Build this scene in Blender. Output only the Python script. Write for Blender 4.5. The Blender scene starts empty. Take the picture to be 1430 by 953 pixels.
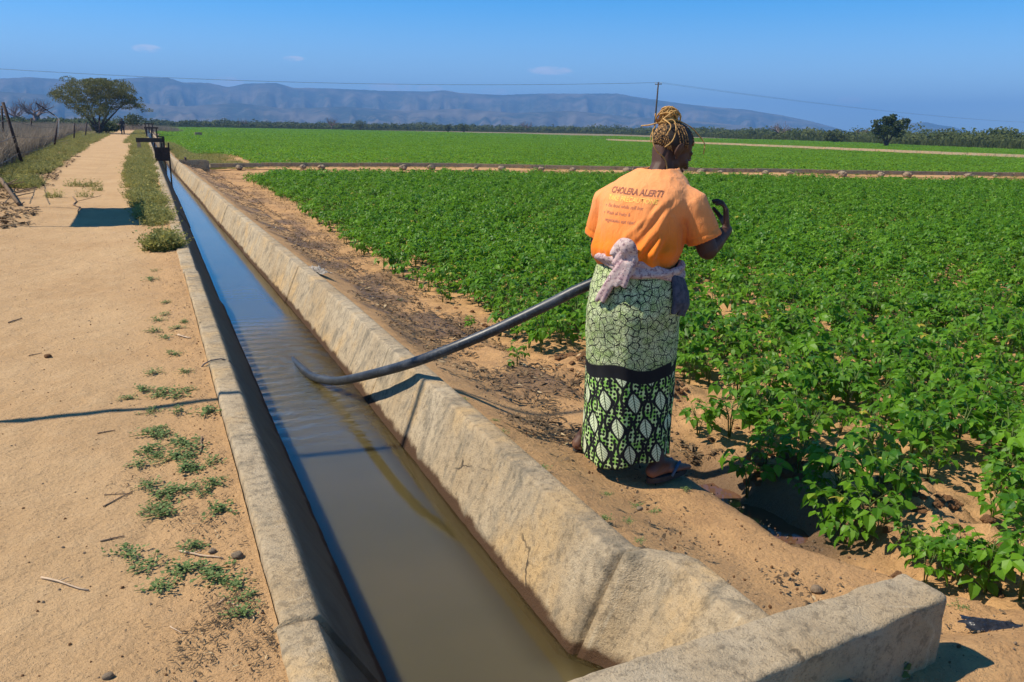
import bpy, bmesh, math, random
import numpy as np
from mathutils import Vector, Matrix, noise as mnoise
from mathutils.bvhtree import BVHTree

random.seed(7)
rng = np.random.default_rng(7)
scene = bpy.context.scene
col = scene.collection
rad = math.radians
PI = math.pi

# ------------------------------------------------------------------ camera
PW, PH, FPX = 1430.0, 953.0, 1154.0
YAW, PITCH, ROLL = 0.4115994, 0.2516259, 0.0170715
CAM = Vector((0.0, 0.0, 1.33))
_f = Vector((math.sin(YAW) * math.cos(PITCH), math.cos(YAW) * math.cos(PITCH), -math.sin(PITCH)))
_r = Vector((math.cos(YAW), -math.sin(YAW), 0))
_u = _r.cross(_f)
RX = math.cos(ROLL) * _r + math.sin(ROLL) * _u
UX = -math.sin(ROLL) * _r + math.cos(ROLL) * _u

def ray(px, py):
    return _f + RX * ((px - PW / 2) / FPX) - UX * ((py - PH / 2) / FPX)

def at(px, py, z):
    """survey helper: where the sight line through a pixel meets the level z"""
    d = ray(px, py)
    return CAM + d * ((z - CAM.z) / d.z)

def rng_at(px, py, r):
    """survey helper: point on a sight line at horizontal range r"""
    d = ray(px, py)
    return CAM + d * (r / math.hypot(d.x, d.y))

def proj(p):
    d = Vector(p) - CAM
    z = d.dot(_f)
    if z < 0.05:
        return None
    return (PW / 2 + FPX * d.dot(RX) / z, PH / 2 - FPX * d.dot(UX) / z, z)

cam_d = bpy.data.cameras.new('camera')
cam = bpy.data.objects.new('camera', cam_d)
col.objects.link(cam)
m = Matrix.Identity(4)
for i in range(3):
    m[i][0], m[i][1], m[i][2], m[i][3] = RX[i], UX[i], -_f[i], CAM[i]
cam.matrix_world = m
cam_d.sensor_width = 36
cam_d.lens = FPX / PW * 36
cam_d.clip_start = 0.05
cam_d.clip_end = 30000
scene.camera = cam

# ------------------------------------------------------------------ render settings
scene.render.engine = 'CYCLES'
cy = scene.cycles
cy.max_bounces = 6
cy.diffuse_bounces = 2
cy.glossy_bounces = 3
cy.transmission_bounces = 3
cy.transparent_max_bounces = 8
cy.volume_bounces = 0
cy.use_denoising = True
cy.sample_clamp_indirect = 6
cy.caustics_reflective = False
cy.caustics_refractive = False
scene.view_settings.view_transform = 'Standard'
scene.view_settings.look = 'None'
scene.view_settings.exposure = 0.5
scene.view_settings.gamma = 1.0
scene.view_settings.use_curve_mapping = False

# ------------------------------------------------------------------ light
SUN_EL, SUN_DIR = rad(51), Vector((-0.93, 0.366, 0)).normalized()
to_sun = SUN_DIR * math.cos(SUN_EL) + Vector((0, 0, math.sin(SUN_EL)))
sl = bpy.data.lights.new('sun', 'SUN')
sl.energy = 5.0
sl.angle = rad(0.55)
sl.color = (1.0, 0.91, 0.76)
so = bpy.data.objects.new('sun', sl)
so.rotation_euler = to_sun.to_track_quat('Z', 'Y').to_euler()
so.location = (-20, 5, 40)
col.objects.link(so)

world = bpy.data.worlds.new('World')
scene.world = world
world.use_nodes = True
wt = world.node_tree
wt.nodes.clear()

class NT:
    """tiny node-graph helper"""
    def __init__(self, tree):
        self.t = tree
    def n(self, typ, ins=None, **props):
        nd = self.t.nodes.new(typ)
        for k, v in props.items():
            setattr(nd, k, v)
        for k, v in (ins or {}).items():
            self.put(nd, k, v)
        return nd
    def put(self, nd, k, v):
        s = nd.inputs[k]
        if isinstance(v, bpy.types.NodeSocket):
            self.t.links.new(v, s)
        elif isinstance(v, bpy.types.Node):
            self.t.links.new(v.outputs[0], s)
        else:
            s.default_value = v
    def math(self, op, a, b=None, c=None, clamp=False):
        nd = self.n('ShaderNodeMath', operation=op, use_clamp=clamp)
        for i, v in enumerate((a, b, c)):
            if v is not None:
                self.put(nd, i, v)
        return nd.outputs[0]
    def mix(self, f, a, b, mode='MIX'):
        nd = self.n('ShaderNodeMix', data_type='RGBA', blend_type=mode)
        self.put(nd, 0, f)
        self.put(nd, 6, (*a, 1) if isinstance(a, tuple) and len(a) == 3 else a)
        self.put(nd, 7, (*b, 1) if isinstance(b, tuple) and len(b) == 3 else b)
        return nd.outputs[2]
    def noise(self, vec, scale, detail=4, rough=0.55, dist=0.0, dims='3D'):
        nd = self.n('ShaderNodeTexNoise', {'Scale': scale, 'Detail': detail, 'Roughness': rough, 'Distortion': dist}, noise_dimensions=dims)
        if vec is not None:
            self.put(nd, 'Vector', vec)
        return nd.outputs['Fac']
    def ramp(self, fac, lo, hi, a=0.0, b=1.0):
        nd = self.n('ShaderNodeMapRange', {0: fac, 1: lo, 2: hi, 3: a, 4: b}, interpolation_type='SMOOTHSTEP')
        return nd.outputs[0]
    def scale(self, vec, s):
        nd = self.n('ShaderNodeMapping')
        self.put(nd, 'Vector', vec)
        nd.inputs['Scale'].default_value = s
        return nd.outputs[0]
    def attr(self, name, out='Color'):
        return self.n('ShaderNodeAttribute', attribute_name=name).outputs[out]

w = NT(wt)
tc = w.n('ShaderNodeTexCoord').outputs['Generated']
sep = w.n('ShaderNodeSeparateXYZ', {0: tc})
zz = w.math('MULTIPLY_ADD', w.math('MAXIMUM', sep.outputs[2], 0.0), 1.25, 0.026)
cb = w.n('ShaderNodeCombineXYZ', {0: sep.outputs[0], 1: sep.outputs[1], 2: zz})
nv = w.n('ShaderNodeVectorMath', {0: cb}, operation='NORMALIZE')
sky = w.n('ShaderNodeTexSky', sky_type='NISHITA', sun_disc=False, sun_elevation=SUN_EL,
          sun_rotation=math.atan2(SUN_DIR.x, SUN_DIR.y), altitude=600, air_density=1.0, dust_density=0.3, ozone_density=2.0)
w.put(sky, 'Vector', nv.outputs[0])
hs = w.n('ShaderNodeHueSaturation', {'Saturation': w.ramp(sep.outputs[2], 0.02, 0.16, 1.28, 1.62), 'Value': w.ramp(sep.outputs[2], 0.12, 0.75, 1.0, 0.5), 'Color': sky})
# a few small far clouds low over the mountains
CLOUDS = [(205, 68, 15, 4.5), (770, 99, 28, 5), (1185, 141, 15, 4), (545, 122, 26, 5), (690, 128, 16, 4), (318, 115, 18, 6), (600, 124, 16, 4), (410, 82, 12, 3)]
cn = w.noise(w.scale(tc, (26, 26, 90)), 2.2, 5, 0.62)
csum = None
for (px, py, wx, wy) in CLOUDS:
    d = ray(px, py).normalized()
    right = Vector((d.y, -d.x, 0)).normalized()
    a = w.n('ShaderNodeVectorMath', {0: tc, 1: tuple(right)}, operation='DOT_PRODUCT').outputs['Value']
    b = w.math('SUBTRACT', sep.outputs[2], d.z)
    fr = w.n('ShaderNodeVectorMath', {0: tc, 1: tuple(d)}, operation='DOT_PRODUCT').outputs['Value']
    a2 = w.math('POWER', w.math('DIVIDE', w.math('ABSOLUTE', a), wx * 1.25 / FPX), 2.0)
    b2 = w.math('POWER', w.math('DIVIDE', w.math('ABSOLUTE', b), wy * 1.25 / FPX), 2.0)
    e = w.math('SUBTRACT', 1.0, w.math('ADD', a2, b2), clamp=True)
    e = w.math('MULTIPLY', e, w.math('GREATER_THAN', fr, 0.5))
    csum = e if csum is None else w.math('ADD', csum, e)
cm = w.math('MULTIPLY', w.ramp(csum, 0.0, 0.55), w.ramp(cn, 0.30, 0.58), clamp=True)
cmx = w.mix(w.math('MULTIPLY', cm, 0.5), hs.outputs[0], (6.6, 6.0, 6.4))
bg = w.n('ShaderNodeBackground', {'Color': cmx, 'Strength': 0.148})
wo = w.n('ShaderNodeOutputWorld', {'Surface': bg})

# ------------------------------------------------------------------ materials
def mat(name):
    M = bpy.data.materials.new(name)
    M.use_nodes = True
    M.node_tree.nodes.clear()
    t = NT(M.node_tree)
    out = t.n('ShaderNodeOutputMaterial')
    return M, t, out

def principled(t, out, base, rough=0.8, spec=0.3, normal=None, **kw):
    p = t.n('ShaderNodeBsdfPrincipled')
    t.put(p, 'Base Color', (*base, 1) if isinstance(base, tuple) and len(base) == 3 else base)
    t.put(p, 'Roughness', rough)
    t.put(p, 'Specular IOR Level', spec)
    if normal is not None:
        t.put(p, 'Normal', normal)
    for k, v in kw.items():
        t.put(p, k.replace('_', ' '), v)
    if out is not None:
        t.t.links.new(p.outputs[0], out.inputs['Surface'])
    return p

def bump(t, h, strength=0.5, dist=0.01, prev=None):
    b = t.n('ShaderNodeBump', {'Height': h, 'Strength': strength, 'Distance': dist})
    if prev is not None:
        t.put(b, 'Normal', prev)
    return b.outputs[0]

def simple(name, c1, c2=None, scale=20, rough=0.8, spec=0.3, bumps=0.2, bd=0.004, **kw):
    M, t, out = mat(name)
    o = t.n('ShaderNodeTexCoord').outputs['Object']
    nz = t.noise(o, scale, 5, 0.6)
    c = t.mix(t.ramp(nz, 0.3, 0.7), c1, c2 or tuple(x * 0.7 for x in c1))
    principled(t, out, c, rough, spec, bump(t, t.noise(o, scale * 3, 4), bumps, bd), **kw)
    return M

def soil_material():
    M, t, out = mat('soil')
    o = t.n('ShaderNodeNewGeometry').outputs['Position']
    a = t.n('ShaderNodeSeparateColor', {0: t.attr('zone')})
    bank, dark, dry = a.outputs[0], a.outputs[1], a.outputs[2]
    n1 = t.noise(o, 0.9, 6, 0.6)
    n2 = t.noise(o, 7, 6, 0.65)
    n3 = t.noise(o, 60, 5, 0.7)
    n4 = t.noise(o, 260, 3, 0.7)
    path = t.mix(t.ramp(n1, 0.3, 0.7), (0.50, 0.325, 0.165), (0.43, 0.265, 0.125))
    path = t.mix(t.math('MULTIPLY', t.ramp(n2, 0.45, 0.8), 0.5), path, (0.56, 0.385, 0.21))
    bankc = t.mix(t.ramp(n2, 0.3, 0.7), (0.54, 0.305, 0.125), (0.37, 0.20, 0.082))
    c = t.mix(bank, path, bankc)
    c = t.mix(dry, c, t.mix(n2, (0.13, 0.115, 0.06), (0.22, 0.175, 0.10)))
    c = t.mix(dark, c, t.mix(n2, (0.06, 0.035, 0.02), (0.12, 0.07, 0.04)))
    grit = t.ramp(n4, 0.3, 0.72)
    c = t.mix(t.math('MULTIPLY', grit, 0.35), c, t.mix(0.5, c, (0.62, 0.45, 0.28)))
    specks = t.math('MULTIPLY', t.ramp(t.noise(o, 95, 2, 0.5), 0.66, 0.74), 0.75)
    c = t.mix(specks, c, (0.10, 0.06, 0.035))
    c = t.mix(t.math('MULTIPLY', t.ramp(n3, 0.55, 0.75), 0.35), c, t.mix(0.5, c, (0.12, 0.07, 0.035)), 'MIX')
    nb = bump(t, n3, 0.7, 0.016)
    nb = bump(t, n4, 0.7, 0.005, nb)
    nb = bump(t, n2, 0.5, 0.045, nb)
    nb = bump(t, t.noise(t.scale(o, (1, 1.6, 1)), 22, 4, 0.6, 0.5), 0.5, 0.02, nb)
    wet = t.math('MULTIPLY', dark, 0.5)
    principled(t, out, c, t.math('SUBTRACT', 0.95, wet), 0.2, nb)
    return M

def concrete_material(name='concrete', pale=(0.47, 0.375, 0.25), waterline_and_shade=True, stain=1.0):
    M, t, out = mat(name)
    o = t.n('ShaderNodeTexCoord').outputs['Object']
    s = t.n('ShaderNodeSeparateXYZ', {0: o})
    big = t.noise(o, 1.3, 6, 0.62)
    med = t.noise(o, 6, 6, 0.65, 0.4)
    streak = t.noise(t.scale(o, (4, 8, 3.0)), 1.0, 6, 0.7, 1.2)
    fine = t.noise(o, 120, 4, 0.75)
    c = t.mix(t.ramp(big, 0.35, 0.68), pale, (0.40, 0.29, 0.165))
    c = t.mix(t.math('MULTIPLY', t.ramp(streak, 0.48, 0.72), 0.8 * stain), c, (0.17, 0.15, 0.11))
    c = t.mix(t.math('MULTIPLY', t.ramp(streak, 0.42, 0.28), 0.6), c, (0.56, 0.47, 0.33))
    c = t.mix(t.math('MULTIPLY', t.ramp(med, 0.50, 0.68), 0.7 * stain), c, (0.17, 0.145, 0.105))
    c = t.mix(t.math('MULTIPLY', t.ramp(t.noise(o, 3.1, 5, 0.6), 0.50, 0.7), 0.75 * stain), c, (0.56, 0.37, 0.17))
    c = t.mix(t.math('MULTIPLY', t.ramp(fine, 0.5, 0.75), 0.55), c, t.mix(0.55, c, (0.08, 0.07, 0.05)))
    c = t.mix(t.math('MULTIPLY', t.ramp(t.noise(o, 34, 4, 0.7), 0.48, 0.66), 0.7), c, t.mix(0.6, c, (0.06, 0.05, 0.035)))
    ck = t.n('ShaderNodeTexVoronoi', {'Vector': t.n('ShaderNodeVectorMath', {0: o, 1: t.n('ShaderNodeVectorMath', {0: t.n('ShaderNodeTexNoise', {'Vector': o, 'Scale': 5.0, 'Detail': 4.0}).outputs['Color'], 'Scale': 0.35}, operation='SCALE').outputs[0]}, operation='ADD').outputs[0], 'Scale': 0.9}, feature='DISTANCE_TO_EDGE').outputs['Distance']
    crk = t.math('MULTIPLY', t.ramp(ck, 0.008, 0.002), t.ramp(big, 0.52, 0.60))
    c = t.mix(t.math('MULTIPLY', crk, 0.85), c, (0.05, 0.04, 0.03))
    pit = t.ramp(t.noise(o, 210, 2, 0.5), 0.63, 0.70)
    c = t.mix(t.math('MULTIPLY', pit, 0.7), c, (0.10, 0.085, 0.06))
    if waterline_and_shade:
        # shade of the inner face by the path, painted into the colour
        face_shade = t.math('ADD', s.outputs[0], t.math('MULTIPLY', t.math('SUBTRACT', med, 0.5), 0.05))
        c = t.mix(t.math('MULTIPLY', t.ramp(face_shade, 0.325, 0.37), t.ramp(s.outputs[0], 0.9, 0.85)), c, t.mix(med, (0.09, 0.07, 0.045), (0.22, 0.175, 0.115)))
        lvl = t.math('ADD', s.outputs[2], t.math('MULTIPLY', t.math('SUBTRACT', med, 0.5), 0.10))
        c = t.mix(t.ramp(lvl, -0.245, -0.275), c, t.mix(fine, (0.10, 0.05, 0.025), (0.055, 0.035, 0.02)))
    nb = bump(t, fine, 0.9, 0.008)
    nb = bump(t, med, 0.5, 0.02, nb)
    nb = bump(t, crk, -0.8, 0.01, nb)
    nb = bump(t, streak, 0.15, 0.01, nb)
    principled(t, out, c, 0.92, 0.2, nb)
    return M

def water_material():
    M, t, out = mat('muddy_water')
    geo = t.n('ShaderNodeNewGeometry')
    o = geo.outputs['Position']
    s = t.n('ShaderNodeSeparateXYZ', {0: o})
    # depth from the sloping sides of the channel -> how much of the bed shows through
    dr = t.math('SUBTRACT', t.attr('edge_right', 'Fac'), s.outputs[0])
    vis = t.ramp(dr, 0.0, 0.19, 0.55, 0.0)
    n = t.noise(o, 1.2, 3, 0.5)
    c = t.mix(t.ramp(n, 0.3, 0.7), (0.086, 0.070, 0.025), (0.102, 0.080, 0.030))
    # ripples spreading from where the hose draws water
    ctr = t.n('ShaderNodeVectorMath', {0: o, 1: (0.60, 5.7, -0.3)}, operation='SUBTRACT').outputs[0]
    ln = t.n('ShaderNodeVectorMath', {0: ctr}, operation='LENGTH').outputs['Value']
    ring = t.math('SINE', t.math('ADD', t.math('MULTIPLY', ln, 42), t.math('MULTIPLY', t.noise(o, 5, 3), 5.0)))
    fall = t.ramp(ln, 0.2, 1.9, 1.0, 0.0)
    rip = t.noise(t.scale(o, (5, 11, 1)), 1.7, 4, 0.6, 0.9)
    cal = t.noise(t.scale(o, (3, 5, 1)), 0.9, 2, 0.5)
    h = t.math('ADD', t.math('MULTIPLY', t.math('MULTIPLY', ring, 0.5), fall), t.math('MULTIPLY', rip, t.math('MULTIPLY_ADD', fall, 2.4, 0.05)))
    h = t.math('ADD', h, t.math('MULTIPLY', cal, 0.10))
    nb = bump(t, h, 0.55, 0.012)
    p = principled(t, None, c, 0.05, 0.5, nb, IOR=1.60)
    p.inputs['Subsurface Weight'].default_value = 1.0
    p.inputs['Subsurface Radius'].default_value = (1.0, 0.85, 0.5)
    p.inputs['Subsurface Scale'].default_value = 0.30
    tr = t.n('ShaderNodeBsdfTransparent', {'Color': (0.62, 0.5, 0.28, 1)})
    mx = t.n('ShaderNodeMixShader', {0: vis, 1: p, 2: tr})
    t.t.links.new(mx.outputs[0], out.inputs['Surface'])
    return M

def leaf_material(name, c1, c2, c3=None, trans=0.3, rough=0.5, spec=0.35):
    """green varies leaf by leaf (attribute) and plant by plant"""
    M, t, out = mat(name)
    v = t.attr('tone', 'Fac')
    r = t.n('ShaderNodeObjectInfo').outputs['Random']
    f = t.math('ADD', t.math('MULTIPLY', v, 0.75), t.math('MULTIPLY', r, 0.25))
    c = t.mix(f, c1, c2)
    if c3:
        c = t.mix(t.ramp(v, 0.93, 0.99), c, c3)
    p = principled(t, None, c, rough, spec)
    tl = t.n('ShaderNodeBsdfTranslucent', {'Color': t.mix(0.5, c, tuple(min(1, x * 1.9) for x in c2))})
    mx = t.n('ShaderNodeMixShader', {0: trans, 1: p, 2: tl})
    t.t.links.new(mx.outputs[0], out.inputs['Surface'])
    return M

M_SOIL = soil_material()
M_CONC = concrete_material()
M_HEAD = concrete_material('headwall_concrete', (0.44, 0.36, 0.25), False, 0.3)
M_CHAN = concrete_material('channel_concrete', (0.40, 0.33, 0.22), False)
M_WATER = water_material()
M_BEAN = leaf_material('bean_leaf', (0.030, 0.115, 0.007), (0.155, 0.320, 0.018), (0.42, 0.36, 0.05), 0.36, 0.45, 0.22)
M_BEANFAR = leaf_material('bean_leaf_far', (0.042, 0.135, 0.008), (0.160, 0.315, 0.020), None, 0.36, 0.5, 0.2)
M_STEM = simple('bean_stem', (0.10, 0.15, 0.035), rough=0.7, bumps=0)
M_WEED = leaf_material('weed_leaf', (0.075, 0.13, 0.035), (0.19, 0.255, 0.085), None, 0.2, 0.6, 0.2)
M_GRASS = leaf_material('verge_grass', (0.075, 0.115, 0.022), (0.34, 0.31, 0.10), (0.5, 0.42, 0.05), 0.3, 0.6, 0.2)
M_BRUSH = leaf_material('dry_brush', (0.07, 0.055, 0.045), (0.40, 0.33, 0.25), None, 0.1, 0.85, 0.1)
M_LITTER = leaf_material('dry_litter', (0.05, 0.034, 0.022), (0.22, 0.15, 0.085), (0.5, 0.38, 0.22), 0.0, 0.9, 0.1)
M_ACACIA = leaf_material('acacia_leaf', (0.045, 0.06, 0.017), (0.18, 0.175, 0.055), (0.2, 0.16, 0.06), 0.2, 0.6, 0.2)
M_BROAD = leaf_material('broad_leaf', (0.022, 0.042, 0.011), (0.085, 0.11, 0.026), None, 0.2, 0.5, 0.3)
M_BUSH = leaf_material('bush_leaf', (0.030, 0.050, 0.014), (0.115, 0.13, 0.045), None, 0.15, 0.7, 0.1)
M_BARK = simple('bark', (0.10, 0.07, 0.05), (0.055, 0.04, 0.03), 3, 0.9, 0.1, 0.5, 0.03)
M_BAOBAB = simple('baobab_bark', (0.22, 0.16, 0.14), (0.13, 0.10, 0.09), 2, 0.9, 0.1, 0.3, 0.05)
M_RUST = simple('rusty_steel', (0.075, 0.04, 0.028), (0.035, 0.022, 0.018), 12, 0.75, 0.3, 0.3)
M_GALV = simple('galvanised_steel', (0.55, 0.55, 0.54), (0.4, 0.4, 0.4), 6, 0.45, 0.5, 0.1, Metallic=0.6)
M_WIRE = simple('wire', (0.11, 0.10, 0.10), rough=0.6)
M_WOODPOLE = simple('treated_wood', (0.07, 0.05, 0.035), (0.04, 0.03, 0.022), 5, 0.85)
M_STONE = simple('stone', (0.33, 0.245, 0.165), (0.2, 0.15, 0.10), 6, 0.9, 0.2, 0.6, 0.02)
M_CLOD = simple('soil_clod', (0.34, 0.185, 0.09), (0.24, 0.125, 0.06), 14, 0.95, 0.1, 0.8, 0.02)
M_TWIG = simple('twig', (0.30, 0.21, 0.13), (0.14, 0.09, 0.06), 18, 0.85, 0.2, 0.2)
M_TWIGPALE = simple('bleached_stick', (0.58, 0.44, 0.30), (0.42, 0.3, 0.2), 18, 0.8, 0.2, 0.2)
M_HOSE = None

# ------------------------------------------------------------------ objects and geometry helpers
def tag(o, label=None, cat=None, group=None, kind=None):
    if label: o['label'] = label
    if cat: o['category'] = cat
    if group: o['group'] = group
    if kind: o['kind'] = kind
    return o

def empty(name, loc, label, cat, group=None):
    o = bpy.data.objects.new(name, None)
    o.location = loc
    o.empty_display_size = 0.1
    col.objects.link(o)
    return tag(o, label, cat, group)

def put(name, me, parent=None, mats=()):
    """link a mesh given in world coordinates"""
    if mats and len(me.materials) == 0:
        for mm in mats:
            me.materials.append(mm)
    o = bpy.data.objects.new(name, me)
    col.objects.link(o)
    if parent is not None:
        o.parent = parent
        mw = wmat(parent)
        o.matrix_parent_inverse = mw.inverted()
    return o

def wmat(o):
    mm = Matrix.Translation(o.location) @ o.rotation_euler.to_matrix().to_4x4() @ Matrix.Diagonal((*o.scale, 1))
    if o.parent is not None:
        mm = wmat(o.parent) @ o.matrix_parent_inverse @ mm
    return mm

def put_local(name, me, parent, mats=()):
    """link a mesh given in its parent's coordinates"""
    if mats and len(me.materials) == 0:
        for mm in mats:
            me.materials.append(mm)
    o = bpy.data.objects.new(name, me)
    col.objects.link(o)
    o.parent = parent
    return o

def copy_tree(src, loc, rot=None, scl=None, **kw):
    r = src.copy()
    col.objects.link(r)
    r.location = loc
    if rot is not None: r.rotation_euler = rot
    if scl is not None: r.scale = (scl, scl, scl) if isinstance(scl, (int, float)) else scl
    for ch in src.children:
        c = ch.copy()
        col.objects.link(c)
        c.parent = r
        for g in ch.children:
            d = g.copy()
            col.objects.link(d)
            d.parent = c
    tag(r, **kw)
    return r

class MB:
    def __init__(self):
        self.v, self.f, self.tone = [], [], []
        self.cur = None
    def add(self, vs, fs, tone=None):
        k = len(self.v)
        self.v.extend([tuple(p) for p in vs])
        self.f.extend([tuple(i + k for i in f) for f in fs])
        self.tone.extend([0.5 if tone is None else tone] * len(vs))
        return self
    def box(self, c, s, rot=None):
        hx, hy, hz = s[0] / 2, s[1] / 2, s[2] / 2
        vs = [Vector((x, y, z)) for x in (-hx, hx) for y in (-hy, hy) for z in (-hz, hz)]
        if rot is not None:
            vs = [rot @ p for p in vs]
        vs = [p + Vector(c) for p in vs]
        return self.add(vs, [(0, 1, 3, 2), (4, 6, 7, 5), (0, 4, 5, 1), (2, 3, 7, 6), (0, 2, 6, 4), (1, 5, 7, 3)])
    def tube(self, pts, radii, n=8, caps=True, tone=None):
        pts = [Vector(p) for p in pts]
        if not isinstance(radii, (list, tuple)):
            radii = [radii] * len(pts)
        vs, fs = [], []
        ref = None
        for i, p in enumerate(pts):
            d = (pts[min(i + 1, len(pts) - 1)] - pts[max(i - 1, 0)])
            if d.length < 1e-9: d = Vector((0, 0, 1))
            d.normalize()
            if ref is None:
                ref = d.orthogonal().normalized()
            ref = (ref - d * ref.dot(d))
            if ref.length < 1e-6: ref = d.orthogonal()
            ref.normalize()
            b = d.cross(ref)
            for k in range(n):
                a = 2 * PI * k / n
                vs.append(p + (ref * math.cos(a) + b * math.sin(a)) * radii[i])
        for i in range(len(pts) - 1):
            for k in range(n):
                k2 = (k + 1) % n
                fs.append((i * n + k, i * n + k2, (i + 1) * n + k2, (i + 1) * n + k))
        if caps:
            fs.append(tuple(range(n))[::-1])
            fs.append(tuple((len(pts) - 1) * n + k for k in range(n)))
        return self.add(vs, fs, tone)
    def capsule(self, p0, p1, r0, r1, n=14):
        p0, p1 = Vector(p0), Vector(p1)
        d = p1 - p0
        if d.length < 1e-6: d = Vector((0, 0, 1e-3))
        dn = d.normalized()
        pts, rs = [], []
        for a in (-80, -60, -35, -10):
            pts.append(p0 + dn * r0 * math.sin(rad(a))); rs.append(r0 * math.cos(rad(a)))
        for a in (10, 35, 60, 80):
            pts.append(p1 + dn * r1 * math.sin(rad(a))); rs.append(r1 * math.cos(rad(a)))
        return self.tube(pts, rs, n)
    def ellipsoid(self, c, r, rot=None, nu=18, nv=12):
        vs, fs = [], []
        for j in range(1, nv):
            th = PI * j / nv
            for i in range(nu):
                a = 2 * PI * i / nu
                p = Vector((r[0] * math.sin(th) * math.cos(a), r[1] * math.sin(th) * math.sin(a), r[2] * math.cos(th)))
                vs.append(p)
        vs.append(Vector((0, 0, r[2]))); vs.append(Vector((0, 0, -r[2])))
        T, B = len(vs) - 2, len(vs) - 1
        for j in range(nv - 2):
            for i in range(nu):
                i2 = (i + 1) % nu
                fs.append((j * nu + i, (j + 1) * nu + i, (j + 1) * nu + i2, j * nu + i2))
        for i in range(nu):
            i2 = (i + 1) % nu
            fs.append((T, i, i2)); fs.append((B, (nv - 2) * nu + i2, (nv - 2) * nu + i))
        if rot is not None:
            vs = [rot @ p for p in vs]
        return self.add([p + Vector(c) for p in vs], fs)
    def mesh(self, name='mesh', smooth=False, mats=()):
        me = bpy.data.meshes.new(name)
        me.from_pydata(self.v, [], self.f)
        at_ = me.attributes.new('tone', 'FLOAT', 'POINT')
        at_.data.foreach_set('value', np.array(self.tone, np.float32))
        if smooth:
            me.polygons.foreach_set('use_smooth', [True] * len(me.polygons))
        for mm in mats:
            me.materials.append(mm)
        me.update()
        return me

def remesh(me, voxel, smooth=2, factor=0.5):
    tmp = bpy.data.objects.new('tmp', me)
    col.objects.link(tmp)
    r = tmp.modifiers.new('r', 'REMESH')
    r.mode = 'VOXEL'
    r.voxel_size = voxel
    r.use_smooth_shade = True
    if smooth:
        s = tmp.modifiers.new('s', 'SMOOTH')
        s.factor = factor
        s.iterations = smooth
    dg = bpy.context.evaluated_depsgraph_get()
    dg.update()
    out = bpy.data.meshes.new_from_object(tmp.evaluated_get(dg))
    bpy.data.objects.remove(tmp)
    return out

def bevelled(me, w=0.01, seg=2):
    bm = bmesh.new()
    bm.from_mesh(me)
    bmesh.ops.remove_doubles(bm, verts=bm.verts, dist=1e-5)
    bmesh.ops.bevel(bm, geom=[e for e in bm.edges], offset=w, segments=seg, affect='EDGES', profile=0.6)
    bm.to_mesh(me)
    bm.free()
    me.polygons.foreach_set('use_smooth', [False] * len(me.polygons))
    return me

# numpy value noise
def _hash(ix, iy, seed):
    h = (ix.astype(np.int64) * 374761393 + iy.astype(np.int64) * 668265263 + seed * 974711) & 0x7fffffff
    h = ((h ^ (h >> 13)) * 1274126177) & 0x7fffffff
    return ((h ^ (h >> 16)) & 0xffff) / 65535.0

def vnoise(x, y, seed=0):
    ix, iy = np.floor(x), np.floor(y)
    fx, fy = x - ix, y - iy
    fx, fy = fx * fx * (3 - 2 * fx), fy * fy * (3 - 2 * fy)
    a, b = _hash(ix, iy, seed), _hash(ix + 1, iy, seed)
    c, d = _hash(ix, iy + 1, seed), _hash(ix + 1, iy + 1, seed)
    return (a * (1 - fx) + b * fx) * (1 - fy) + (c * (1 - fx) + d * fx) * fy

def fbm(x, y, octv=4, seed=0):
    s, a, tot = 0, 1.0, 0
    for k in range(octv):
        s = s + a * vnoise(x * 2 ** k, y * 2 ** k, seed + k * 17)
        tot += a
        a *= 0.55
    return s / tot - 0.5

def sstep(a, b, x):
    t = np.clip((x - a) / (b - a), 0, 1)
    return t * t * (3 - 2 * t)

def at_y(px, py, y):
    d = ray(px, py)
    return CAM + d * ((y - CAM.y) / d.y)

# ------------------------------------------------------------------ ground, path
def ip(v, xs_, ys_):
    return np.interp(v, xs_, ys_)

X_OUT = lambda y: ip(y, [-2, 6, 9, 12, 15, 20, 30, 36, 200], [1.345, 1.36, 1.33, 1.285, 1.245, 1.20, 1.08, 1.0, 1.0])
X_RID = lambda y: np.where(np.asarray(y) < 2.06, ip(y, [-2, 1.93, 2.06], [1.40, 1.395, 1.24]), X_OUT(y) - 0.105)
X_LIN = lambda y: ip(y, [-2, 6, 18, 200], [0.318, 0.33, 0.37, 0.38])
DITCH_Y = [1.75, 1.95, 2.3, 2.6, 2.9, 3.25, 3.5]
DITCH_X = [2.70, 2.60, 2.56, 2.52, 2.50, 2.50, 2.5]
MOUNDS = [(2.84, 3.06, 0.17, 0.06), (2.82, 4.25, 0.26, 0.10), (3.15, 2.48, 0.22, 0.10), (3.0, 2.0, 0.25, 0.08), (2.75, 5.0, 0.3, 0.08), (2.62, 4.4, .16, .07)]
CANAL_END = 150.0

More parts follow.
